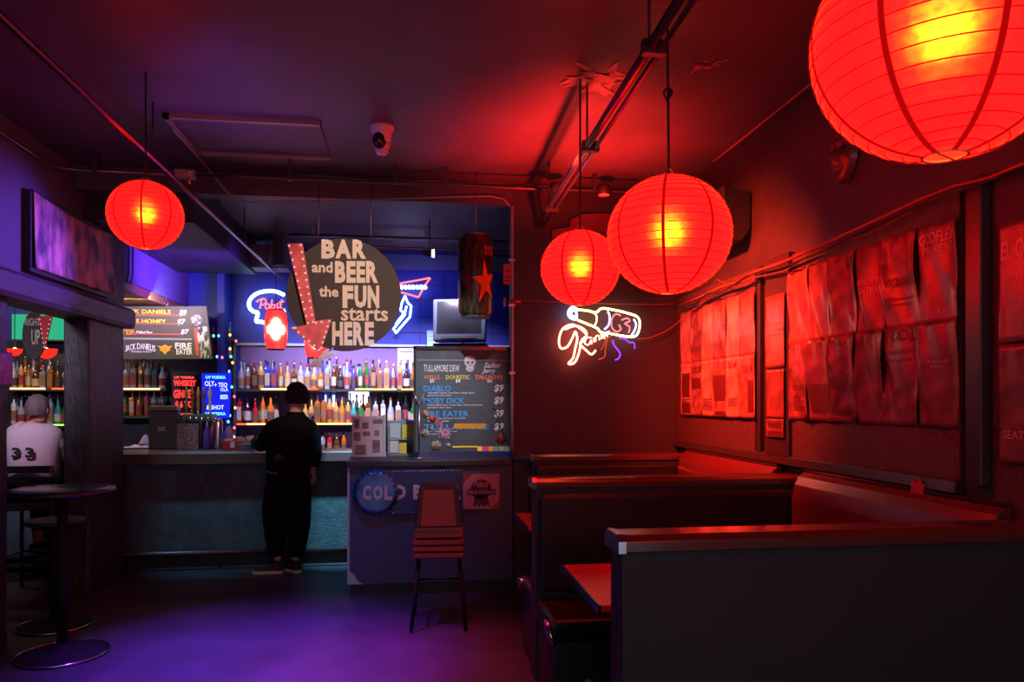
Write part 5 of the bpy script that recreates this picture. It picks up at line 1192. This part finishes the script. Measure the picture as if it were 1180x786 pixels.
D2 = {(0, 0): ('plain glossy', [], []), (1, 0): ('plain glossy', [], []), (2, 0): ('round-emblem', [], [(.55, .8, .9, .95)]), (3, 0): ('faint-lettered', [('WEREWOLF', .1, .55, .9, .62, 0), ('NIGHTMARE', .1, .44, .9, .52, 0)], []),
      (4, 0): ('pale-blocked', [('VIGILANTE', .1, .45, .8, .55, .02)], [(.1, .3, .8, .33), (.1, .24, .7, .27)]), (5, 0): ('GODFLESH PRURIENT', [('GODFLESH', .04, .80, .96, .92, .02), ('PRURIENT', .14, .70, .86, .78, .02), ('LIVE AT', .3, .10, .7, .14, 0)], []),
      (0, 1): ('text-lined', [('CRUCIAL', .1, .38, .9, .46, .01)], [(.1, .5, .9, .505)]), (1, 1): ('arched-picture', [], [(.15, .1, .85, .45)]), (2, 1): ('small-figure', [('ROADHOUSE', .05, .08, .95, .15, .01)], [(.25, .36, .75, .42), (.35, .42, .6, .5)]),
      (3, 1): ('plain dark glossy', [], []), (4, 1): ('FOOD-headed', [('FOOD', .05, .84, .95, .97, .04)], [(.15, .72, .85, .76), (.15, .64, .8, .67)]), (5, 1): ('small centred text', [('TUESDAYS', .25, .60, .75, .63, 0), ('FREE', .35, .55, .65, .58, 0)], [])}
for i in range(6):
    for j, (a, b, rn) in enumerate(((1.945, 2.39, 'upper'), (1.485, 1.955, 'lower'))):
        nm, wd, bl = D2[(i, j)]
        poster(yat(e2[i], Xp), yat(e2[i + 1], Xp), a, b, Xp, tones2, '%s poster, %s row, %s column on the darker curling panel' % (nm, rn, colw[i]), 'curling posters on the darker right panel', 30 + i * 2 + j, wd, .036, not (i == 5 or i == 3), bl, 6 if (i, j) == (0, 1) else 0)
Xq = XR - .052
poster(yat(883.5, Xq), yat(905, Xq), CZ + (462 - 424) / 425 * 2.33, 2.27, Xq, tones, 'long pale poster reflecting a golden glow on the narrow pilaster', None, 2, [], .004, True, [(.1, .6, .9, .61), (.1, .52, .9, .53), (.1, .45, .9, .46)])
poster(yat(884.5, Xq), yat(904.5, Xq), 1.49, 1.80, Xq, tones2, 'middle dark reddish poster on the narrow pilaster', None, 5, [], .003)
poster(yat(884, Xq), yat(904, Xq), 1.37, 1.485, Xq, tones, 'small square flyer at the bottom of the narrow pilaster', None, 6, [('WANTED', .1, .5, .9, .85, .04)], .002, True, [(.1, .1, .9, .35)])
poster(yat(1153, Xp), yat(1205, Xp), 1.83, 2.30, Xp, tones2, 'EL COR poster at the right edge, upper one', 'dim posters at the right edge', 8, [('EL COR', .06, .68, .98, .84, .04), ('THE BAND', .1, .50, .8, .55, .0), ('WITH FRIENDS', .1, .3, .9, .36, 0)], .006, False, [(.02, .9, .98, .905), (.02, .62, .98, .625)])
poster(yat(1154, Xp), yat(1205, Xp), 1.36, 1.82, Xp, tones2, 'plain dim poster at the right edge, lower one', 'dim posters at the right edge', 9, [('SEATTLE', .1, .2, .9, .27, 0)], .008, False)
# paint-splash decal on the ledge
c = PX(1058, 568, XR - .05); t = thing('peeling_sticker', (c.x, c.y, 1.19), 'small torn pink sticker on the wall ledge behind the near booth', 'sticker', rz=-PI / 2)
MB().prism([(-.045, .02), (-.03, .05), (-.01, .035), (.01, .06), (.03, .035), (.05, .03), (.035, 0), (.045, -.03), (.01, -.02), (-.005, -.045), (-.02, -.02), (-.045, -.03)], -.004, 0).build('paper', mat('pink sticker', (170, 84, 92), .5), t)
# ------------------------------------------------------------------ booths
XE = 0.72          # aisle ends of the booth backs
def booth(yd, label, seats, xe=XE):
    t = thing('booth_bench', (0, yd, 0), label, 'booth bench', 'black booth benches')
    xr = XR - .03
    MB().box((xe, -.07, 0), (xr, .07, 1.10)).build('backrest_board', M['boothwood'], t, .006)
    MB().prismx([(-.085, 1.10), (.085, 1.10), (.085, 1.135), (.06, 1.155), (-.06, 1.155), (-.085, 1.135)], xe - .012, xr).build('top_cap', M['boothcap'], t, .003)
    MB().prismx([(-.088, 1.098), (.088, 1.098), (.088, 1.137), (.062, 1.158), (-.062, 1.158), (-.088, 1.137)], xe - .016, xe + .01).build('end_trim', M['chrome'], t)
    for s_ in seats:
        y0, y1 = (.07, .53) if s_ > 0 else (-.53, -.07)
        MB().box((xe + .02, y0, 0), (xr, y1 - .03 * (1 if s_ > 0 else 0), .36)).build('seat_base', M['boothwood'], t)
        MB().box((xe + .0, y0, .36), (xr, y1, .47)).build('seat_cushion', M['vinyl'], t, .03)
        ym = y1 if s_ > 0 else y0
        MB().tube([(xe + .0, y1 - .12 if s_ > 0 else y0 + .12, .45), (xe - .008, (y1 - .04 if s_ > 0 else y0 + .04), .445), (xe + .004, y1 if s_ > 0 else y0, .40), (xe + .03, y1 if s_ > 0 else y0, .36)], .020, 8).build('chrome_corner', M['chrome'], t)
        yy0, yy1 = (.07, .14) if s_ > 0 else (-.14, -.07)
        MB().box((xe + .02, yy0, .52), (xr, yy1, 1.07)).build('back_cushion', M['vinyl'], t, .025)
    return t
yd1 = 2.46; yd2 = 4.28
booth(yd1, 'nearest black booth bench with red-gleaming top cap at lower right', (1,), XE - .02)
booth(yd2, 'second black booth bench, back to back, with red-gleaming top cap', (-1, 1))
booth(YB - .12, 'far booth bench against the maroon wall under the neon', (-1,), XE + .3)
# padded side strips along the wall between the benches
for y0, y1, lab in ((yd1 + .16, yd2 - .16, 'padded vinyl wall bolster with bright red gleam in the near booth'), (yd2 + .16, YB - .30, 'padded vinyl wall bolster in the far booth')):
    yc_ = (y0 + y1) / 2; t = thing('wall_bolster', (XR - .02, yc_, .5), lab, 'bolster')
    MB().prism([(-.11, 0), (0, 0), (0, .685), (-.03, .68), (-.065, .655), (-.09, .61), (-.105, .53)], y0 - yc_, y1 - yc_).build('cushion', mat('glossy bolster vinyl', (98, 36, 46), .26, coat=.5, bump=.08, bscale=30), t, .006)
    MB().box((-.03, y0 - yc_, .685), (0, y1 - yc_, .70)).build('piping', M['trim'], t)
# tables
def booth_table(ya, yb, label, xe):
    t = thing('booth_table', ((xe + XR) / 2, (ya + yb) / 2, 0), label, 'table'); w2 = (XR - .2 - xe) / 2 ; d2 = (yb - ya) / 2
    cx_ = (xe + XR - .2) / 2 - (xe + XR) / 2
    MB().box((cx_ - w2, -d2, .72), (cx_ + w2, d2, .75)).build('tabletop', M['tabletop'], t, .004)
    MB().box((cx_ - w2 - .006, -d2 - .006, .715), (cx_ - w2 + .004, d2 + .006, .752)).build('edge_band', M['chrome'], t)
    MB().tube([(cx_, 0, .03), (cx_, 0, .72)], .035, 12).build('pedestal', M['black'], t)
    MB().box((cx_ - .3, -.04, 0), (cx_ + .3, .04, .03)).box((cx_ - .04, -.25, 0), (cx_ + .04, .25, .03)).build('foot', M['black'], t)
booth_table(3.02, 3.80, 'red gleaming booth table between the two near benches', .79)
booth_table(4.98, 5.6, 'dark booth table between the far benches', .80)

# ------------------------------------------------------------------ bar chair in front of the plaque
c = PD(506, 0, 5.35)
t = thing('bar_chair', (c.x, c.y, 0), 'red vinyl bar chair with ribbed seat edge in front of the plaque', 'bar chair', rz=PI - .06)
kz = 5.35 / F; zof = lambda v: CZ - (v - 462) * kz
sw = 27 * kz
sz = zof(606)
st = MB().rbox((-sw, -.19, sz - .05), (sw, .21, sz), .03); st.build('seat', M['redvinyl'], t, .012)
for i in range(3): MB().rbox((-sw - .012, -.2, sz - .10 - i * .045), (sw + .012, .22, sz - .06 - i * .045), .018).build('seat_rib', mat('dark red ribbed band', (96, 26, 30), .25, coat=.5), t, .01)
zt2, zb3 = zof(552), zof(602)
bw, tw = 26 * kz, 20 * kz
# backrest is at the side away from the viewer's back... seat faces the bar, so the back is nearest the viewer
MB().prism([(-bw, zb3), (bw, zb3), (tw + .01, zt2 - .04), (tw - .02, zt2), (-tw + .02, zt2), (-tw - .01, zt2 - .04)], .19, .235).build('backrest_shell', M['black'], t, .01)
MB().prism([(-bw + .035, zb3 + .01), (bw - .035, zb3 + .01), (tw - .02, zt2 - .05), (-tw + .02, zt2 - .05)], .235, .25).build('backrest_pad', mat('dark red vinyl', (110, 36, 34), .4), t, .006)
for sx in (-1, 1):
    for sy in (-1, 1): MB().tube([(sx * (sw - .03), .16 * sy, sz - .17), (sx * (sw + .02), .2 * sy, .012)], .013, 8).build('leg', M['matte'], t)
MB().tube([(-sw, -.18, .28), (sw, -.18, .28), (sw, .19, .28), (-sw, .19, .28)], .011, 8, closed=True).build('foot_ring', M['matte'], t)

# ------------------------------------------------------------------ foreground left: pub tables and stool
def pub_table(x, y, r, h, rb, label, name='pub_table', cat='table', m=M['blackgloss']):
    t = thing(name, (x, y, 0), label, cat)
    MB().lathe([(r - .01, h - .035), (r, h - .025), (r, h - .005), (r - .01, h)], (0, 0, 0), 48).build('tabletop' if cat == 'table' else 'seat', m, t)
    MB().tube([(r * 1.003 * math.cos(a), r * 1.003 * math.sin(a), h - .02) for a in [2 * PI * i / 48 for i in range(48)]], .005, 6, closed=True).build('rim', M['black'], t)
    MB().tube([(0, 0, .03), (0, 0, h - .03)], .032, 14).build('pole', M['matte'], t)
    MB().lathe([(rb, 0), (rb, .012), (rb * .8, .028), (.05, .05), (.035, .08)], (0, 0, 0), 40).build('base', M['matte'], t)
    MB().tube([(rb * math.cos(a), rb * math.sin(a), .012) for a in [2 * PI * i / 48 for i in range(48)]], .008, 6, closed=True).build('base_ring', M['chrome'], t)
    return t
c = PZ(72, 755, 0); pub_table(c.x, c.y, .30, 1.05, .26, 'round black pub table in front of the left pillar, nearer one')
c = PZ(60, 724, 0); pub_table(c.x - .0, c.y + .05, .19, .76, .24, 'black round pedestal stool behind the near pub table', 'pub_stool', 'stool', M['black'])
# chair and far side of the opening
c = PD(42, 0, 6.3)
t = thing('patron_chair', (c.x, c.y, 0), 'dark slat-back bar chair holding the man in white', 'bar chair')
MB().rbox((-.22, -.2, .70), (.22, .2, .75), .02).build('seat', M['black'], t)
for sx in (-1, 1):
    MB().tube([(sx * .2, -.2, 0), (sx * .21, -.21, .75), (sx * .23, -.24, 1.06)], .016, 8).build('leg', M['black'], t); MB().tube([(sx * .2, .18, 0), (sx * .2, .18, .7)], .016, 8).build('leg', M['black'], t)
for z in (.92, 1.01): MB().rbox((-.24, -.25, z), (.24, -.225, z + .06), .015).build('back_slat', M['blackgloss'], t)
MB().tube([(-.2, -.2, .3), (.2, -.2, .3), (.2, .18, .3), (-.2, .18, .3)], .012, 8, closed=True).build('foot_ring', M['black'], t)

# ------------------------------------------------------------------ people
def skin_obj(name, nodes, edges, m, parent, sub=2, root=0):
    """nodes: list of ((x,y,z), (rx, ry)); grown into one smooth surface"""
    me = bpy.data.meshes.new(name); me.from_pydata([n[0] for n in nodes], edges, []); me.update()
    o = bpy.data.objects.new(name, me); COL.objects.link(o)
    md = o.modifiers.new('skin', 'SKIN'); md.use_smooth_shade = True
    lay = me.skin_vertices[0].data if me.skin_vertices else None
    if lay is None:
        bpy.context.view_layer.objects.active = o
        bm_ = __import__('bmesh').new(); bm_.from_mesh(me); bm_.verts.layers.skin.verify(); bm_.to_mesh(me); bm_.free(); lay = me.skin_vertices[0].data
    for i, n in enumerate(nodes): lay[i].radius = n[1]; lay[i].use_root = (i == root)
    md2 = o.modifiers.new('sub', 'SUBSURF'); md2.levels = sub; md2.render_levels = sub
    dg = bpy.context.evaluated_depsgraph_get(); m2 = bpy.data.meshes.new_from_object(o.evaluated_get(dg))
    bpy.data.objects.remove(o); m2.materials.clear(); m2.materials.append(m)
    for p in m2.polygons: p.use_smooth = True
    o = bpy.data.objects.new(name, m2); COL.objects.link(o); o.parent = parent
    return o
class Sk:
    def __init__(s): s.n = []; s.e = []
    def add(s, p, r, prev=None):
        s.n.append((tuple(p), r if isinstance(r, tuple) else (r, r))); i = len(s.n) - 1
        if prev is not None: s.e.append((prev, i))
        return i
    def chain(s, start, *items):
        for p, r in items: start = s.add(p, r, start)
        return start
def hand(sk, wrist, w, fwd, side, k=1.0):
    """palm and five fingers: fwd = finger direction, side = thumb side"""
    fwd = Vector(fwd).normalized(); side = Vector(side).normalized(); up = fwd.cross(side).normalized(); wv = Vector(w)
    palm = sk.add(wv + fwd * .05 * k, (.026 * k, .016 * k), wrist)
    for i, (o_, l_) in enumerate(((.026, .072), (.009, .08), (-.009, .075), (-.026, .06))):
        b0 = wv + fwd * .085 * k + side * o_ * k
        sk.chain(palm, (b0, .009 * k), (b0 + fwd * l_ * .5 * k - up * .010 * k, .008 * k), (b0 + fwd * l_ * .85 * k - up * .035 * k, .0065 * k))
    t0 = wv + fwd * .03 * k + side * .03 * k
    sk.chain(palm, (t0 + side * .012 * k, .010 * k), (t0 + side * .03 * k + fwd * .035 * k - up * .01 * k, .008 * k))
def head(sk, neck, c, f, k=1.0):
    """head bulb: c centre, f facing unit vector"""
    f = Vector(f); c = Vector(c)
    a = sk.add(c + Vector((0, 0, -.055)) + f * .02, (.062 * k, .070 * k), neck)
    b = sk.add(c + Vector((0, 0, .01)) - f * .005, (.078 * k, .092 * k), a); c_ = sk.add(c + Vector((0, 0, .065)) - f * .012, (.070 * k, .080 * k), b); sk.add(c + Vector((0, 0, .10)) - f * .012, (.035 * k, .04 * k), c_)
def face_parts(t, c, f, skin_m, k=1.0):
    f = Vector(f).normalized(); r = Vector((0, 0, 1)).cross(f).normalized(); c = Vector(c)
    nz = MB().tube([c + f * .082 + Vector((0, 0, .02)), c + f * .108 + Vector((0, 0, -.022)), c + f * .09 + Vector((0, 0, -.03))], .01, 8, rs=[.008, .014, .008]); nz.build('nose', skin_m, t)
    MB().tube([c + f * .080 + r * .024 + Vector((0, 0, -.06)), c + f * .090 + Vector((0, 0, -.06)), c + f * .080 - r * .024 + Vector((0, 0, -.06))], .006, 6).build('mouth', mat('lips', (150, 84, 80), .5), t)
    for s_ in (-1, 1):
        MB().sphere(c + f * .078 + r * .03 * s_ + Vector((0, 0, .012)), .011, 8, 6).build('eye', M['white'], t)
        MB().sphere(c + r * .082 * s_ + Vector((0, 0, .0)) - f * .008, .03, 10, 8, (.35 + .2 * abs(f.x), .6, 1)).build('ear', skin_m, t)

# --- man in black at the bar
D = 6.95; kx = D / F
base = PD(331, 0, D); bz = lambda v: CZ - (v - 462) * kx
def P(u, v, dd=0.0): # offset point relative to base
    p = PD(u, v, D + dd); return Vector((p.x - base.x, p.y - base.y, p.z - 0.0))
t = thing('person', (base.x, base.y, 0), 'person in black jacket and baggy trousers standing at the bar, seen from behind', 'person')
shift = 0
hc_ = P(342, 459, .10)
fdir = Vector((-.35, .93, 0)).normalized()
b = Sk()
pel = b.add(P(332, 545), (.10, .085)); wa = b.add(P(332, 525), (.11, .08), pel); ch = b.add(P(334, 503, .04), (.13, .09), wa); sh_ = b.add(P(338, 490, .08), (.09, .07), ch)
nk = b.add(P(341, 477, .09), (.055, .055), sh_); head(b, nk, hc_, fdir)
lS = b.add(P(319, 489, .06), .065, sh_); lE = b.chain(lS, (P(307, 507, .12), .048), (P(300, 514, .25), .042)); lW = b.chain(lE, (P(293, 508, .36), .033), (P(289, 507, .46), .028)); hand(b, lW, P(289, 507, .46), (-.2, 1, 0), (1, .2, .2))
rS = b.add(P(356, 489, .08), .065, sh_); rE = b.chain(rS, (P(362, 505, .06), .05), (P(363, 524, .04), .042)); rW = b.chain(rE, (P(362, 534, .10), .034), (P(361, 541, .15), .028)); hand(b, rW, P(361, 541, .15), (0, .35, -1), (-.6, .6, 0))
for (hx, kx_, ax, dy) in ((322, 317, 320, .0), (344, 343, 341, .0)):
    h0 = b.add(P(hx, 558, 0), (.10, .10), pel); b.chain(h0, (P(kx_, 596, .03), .065), (P(kx_, 612, .02), .055), (P(ax, 640, -.02), .04), (P(ax, 648, -.02), .035))
skin_obj('body', b.n, b.e, M['skin'], t, 2)
def loft(rings, seg=28):
    mb = MB(); vs = []; n = len(rings)
    for c, rx, ry in rings:
        for k in range(seg):
            a = 2 * PI * k / seg; q = lambda t_: math.copysign(abs(t_) ** .8, t_)
            vs.append((c[0] + rx * q(math.cos(a)), c[1] + ry * q(math.sin(a)), c[2]))
    mb.add(vs, [(i * seg + k, i * seg + (k + 1) % seg, (i + 1) * seg + (k + 1) % seg, (i + 1) * seg + k) for i in range(n - 1) for k in range(seg)] + [tuple(range(seg - 1, -1, -1))], True)
    return mb
def sleeve(mb, pts, rs):
    sp = smooth([Vector(p) for p in pts], n=4); m = len(sp)
    rr_ = [rs[min(int(i / 4), len(rs) - 1)] + (rs[min(int(i / 4) + 1, len(rs) - 1)] - rs[min(int(i / 4), len(rs) - 1)]) * (i % 4) / 4 for i in range(m)]
    rr_ = [r_ * (1 + .05 * math.sin(i * 1.9)) for i, r_ in enumerate(rr_)]
    return mb.tube(sp, .05, 14, rs=rr_)
jb = loft([(P(331, 551), .190, .150), (P(331, 546), .188, .150), (P(331, 530), .186, .146), (P(332, 512, .02), .200, .148), (P(334, 497, .04), .212, .145), (P(336, 489, .06), .205, .130), (P(338, 483, .08), .150, .105), (P(340, 479, .085), .098, .085), (P(341, 475, .09), .075, .070)])
sleeve(jb, [P(325, 491, .07), P(315, 495, .09), P(306, 506, .14), P(300, 513, .24), P(294, 509, .36)], [.09, .09, .075, .066, .048])
sleeve(jb, [P(348, 490, .08), P(356, 495, .07), P(361, 508, .05), P(363, 524, .05), P(362, 535, .10)], [.09, .085, .072, .062, .046])
jk = jb.build('jacket', M['jacket'], t)
cl_ = P(341, 476, .085); MB().lathe([(.078, -.03), (.07, .012), (.062, .012), (.066, -.03)], cl_, 20, cap=False).build('collar', M['jacket'], t)
tr = Sk()
q0 = tr.add(P(332, 536), (.150, .12)); q0 = tr.add(P(332, 550), (.175, .13), q0)
for (hx, kx_, ax) in ((320, 316, 318), (345, 344, 342)):
    a = tr.add(P(hx, 562, 0), (.130, .13), q0); tr.chain(a, (P(kx_, 585, .02), (.125, .125)), (P(kx_ + 1, 606, .02), (.112, .115)), (P(ax, 628, -.01), (.092, .095)), (P(ax, 644, -.01), (.078, .083)))
skin_obj('trousers', tr.n, tr.e, M['trouser'], t, 2)
MB().tube([P(306, 543, -.13), P(312, 545, -.15), P(320, 545.5, -.15)], .008, 6).build('shirt_hem', mat('grey cloth', (120, 116, 124), .8), t)
# emblem on the jacket back
em = P(321, 528, -.145); r3 = .034
MB().lathe([(r3 * .8, -.002), (r3, -.002), (r3, .002), (r3 * .8, .002), (r3 * .8, -.002)], em, 24, cap=False, axis='y').tube([em + Vector((-.02, 0, 0)), em + Vector((.02, 0, 0))], .004, 5).tube([em + Vector((-.016, 0, .012)), em + Vector((.016, 0, .012))], .003, 5).tube([em + Vector((-.016, 0, -.012)), em + Vector((.016, 0, -.012))], .003, 5).build('jacket_emblem', mat('grey print', (100, 96, 108), .7), t)
# hair: cap over the back and top
hr = MB(); rad = (.092, .105, .115)
def hairfn(uu, vv):
    ph = vv * 2.15; an = 2 * PI * uu; d = Vector((math.sin(ph) * math.cos(an), math.sin(ph) * math.sin(an), math.cos(ph)))
    face = max(0, d.dot(fdir)); s_ = 1 - .16 * face * (1 if d.z < .55 else 0); wob = 1 + .035 * math.sin(an * 7 + ph * 5) + .03 * math.sin(an * 13)
    return hc_ + Vector((d.x * .112, d.y * .112, d.z * .132)) * s_ * wob + Vector((0, 0, .02)) - fdir * .012
hr.grid(hairfn, 36, 18).build('hair', M['hair'], t)
face_parts(t, hc_, fdir, M['skin'])
def shoe(u, v, dd, ang, t):
    c = P(u, v, dd); c.z = 0; ca2, sa2 = math.cos(ang), math.sin(ang)
    def tf(x, y, z): return (c.x + x * ca2 - y * sa2, c.y + x * sa2 + y * ca2, z)
    out = [(-.10, .0), (-.09, .035), (0, .042), (.10, .05), (.16, .04), (.18, 0), (.16, -.04), (.10, -.048), (0, -.04), (-.09, -.035)]
    n = len(out); mb_ = MB(); lv = [(.0, 1.02), (.028, 1.02)]
    vs = [tf(x * s_, y * s_, z) for z, s_ in lv for x, y in out]
    mb_.add(vs, [tuple(range(n - 1, -1, -1)), tuple(range(n, 2 * n))] + [(i, (i + 1) % n, n + (i + 1) % n, n + i) for i in range(n)]); mb_.build('shoe_sole', M['white'], t)
    vs = []
    for z, s_, fz in ((.028, 1, 0), (.05, .97, 0), (.075, .8, .0), (.10, .55, 0)):
        for x, y in out: vs.append(tf(x * s_ - (1 - s_) * .09, y * s_, z if x < .06 else .028 + (z - .028) * .55))
    f2 = [(k_ * n + i, k_ * n + (i + 1) % n, (k_ + 1) * n + (i + 1) % n, (k_ + 1) * n + i) for k_ in range(3) for i in range(n)] + [tuple(range(3 * n, 4 * n))]
    MB().add(vs, f2, True).build('shoe_upper', mat('black canvas', (40, 38, 44), .7), t)
    MB().tube([tf(-.09, -.042, .05), tf(-.02, -.047, .068), (tf(.06, -.050, .045)), tf(.10, -.052, .052)], .004, 5).build('shoe_stripe', M['white'], t)
shoe(314, 655, -.02, PI - .1, t); shoe(338, 652, .05, PI - .9, t)

# --- man in white seated beyond the left opening
D = 6.3; kx = D / F; base = PD(42, 0, D)
t = thing('person', (base.x, base.y, 0), 'person in white numbered sweatshirt seated with his back to us beyond the left pillar', 'person')
cw = lambda x, y: (x / 4.622, 430 + y / 4.622)
def PW(x, y, dd=0.0): return P(*cw(x, y), dd)
hc2 = PW(207, 198, .02); f2 = Vector((.25, .97, 0)).normalized()
b = Sk(); seat_z = .78
pel = b.add(Vector((0, 0, seat_z + .09)), (.13, .11)); wa = b.add(PW(185, 480, .0), (.12, .09), pel); ch = b.add(PW(185, 370, .02), (.13, .10), wa); sh_ = b.add(PW(190, 305, .03), (.09, .07), ch); nk = b.add(PW(200, 262, .03), (.055, .055), sh_); head(b, nk, hc2, f2, .95)
lS = b.add(PW(100, 315, .03), .07, sh_); b_ = b.chain(lS, (PW(75, 390, .1), .055), (PW(80, 450, .22), .045), (PW(110, 470, .40), .034), (PW(125, 470, .47), .028)); hand(b, b_, PW(125, 470, .47), (.2, 1, 0), (1, 0, .1))
rS = b.add(PW(262, 325, .03), .07, sh_); b_ = b.chain(rS, (PW(300, 390, .08), .055), (PW(315, 440, .15), .045), (PW(290, 450, .34), .034), (PW(280, 452, .42), .028)); hand(b, b_, PW(280, 452, .42), (-.2, 1, 0), (-1, 0, .1))
for s_ in (-1, 1): h0 = b.add(Vector((s_ * .10, .03, seat_z + .07)), (.10, .09), pel); b.chain(h0, (Vector((s_ * .13, .30, seat_z + .06)), .075), (Vector((s_ * .14, .35, seat_z - .1)), .06), (Vector((s_ * .14, .32, .38)), .045), (Vector((s_ * .14, .40, .34)), .04))
skin_obj('body', b.n, b.e, M['skin'], t, 2)
jb = loft([(PW(185, 560), .185, .150), (PW(185, 520), .190, .155), (PW(184, 450), .195, .155), (PW(184, 380, .02), .212, .152), (PW(186, 330, .03), .222, .145), (PW(190, 300, .03), .190, .125), (PW(194, 283, .03), .120, .095), (PW(198, 268, .03), .075, .072)])
sleeve(jb, [PW(130, 312, .03), PW(98, 325, .04), PW(78, 385, .10), PW(82, 445, .22), PW(108, 470, .38)], [.09, .09, .078, .068, .05])
sleeve(jb, [PW(240, 320, .03), PW(272, 335, .04), PW(300, 390, .08), PW(315, 440, .15), PW(292, 450, .33)], [.09, .09, .076, .066, .05])
jb.build('sweatshirt', M['shirt'], t)
tr = Sk(); q0 = tr.add(Vector((0, 0, seat_z + .10)), (.165, .13))
for s_ in (-1, 1): a = tr.add(Vector((s_ * .10, .06, seat_z + .08)), (.11, .10), q0); tr.chain(a, (Vector((s_ * .13, .30, seat_z + .06)), .09), (Vector((s_ * .14, .35, seat_z - .1)), .075), (Vector((s_ * .14, .33, .42)), .06))
skin_obj('trousers', tr.n, tr.e, M['trouser'], t, 2)
for s_ in (-1, 1): MB().rbox((s_ * .14 - .045, .28, .27), (s_ * .14 + .045, .52, .35), .03).build('shoe', M['black'], t)
for s, x0, x1 in (('3', 66, 110), ('3', 138, 182)):
    a = PW(x0, 452, -.17); b_ = PW(x1, 396, -.17); text('shirt_number', s, M['black'], t, a.x, b_.x, a.z, b_.z, a.y - .01, .004, .05)
def hair2(uu, vv):
    ph = vv * 2.1; an = 2 * PI * uu; d = Vector((math.sin(ph) * math.cos(an), math.sin(ph) * math.sin(an), math.cos(ph)))
    s_ = 1 - .16 * max(0, d.dot(f2)) * (1 if d.z < .55 else 0)
    return hc2 + Vector((d.x * .092, d.y * .098, d.z * .115)) * s_ * (1 + .03 * math.sin(an * 9)) + Vector((0, 0, .02)) - f2 * .012
MB().grid(hair2, 32, 16).build('hair', M['hairgrey'], t); face_parts(t, hc2, f2, M['skin'])
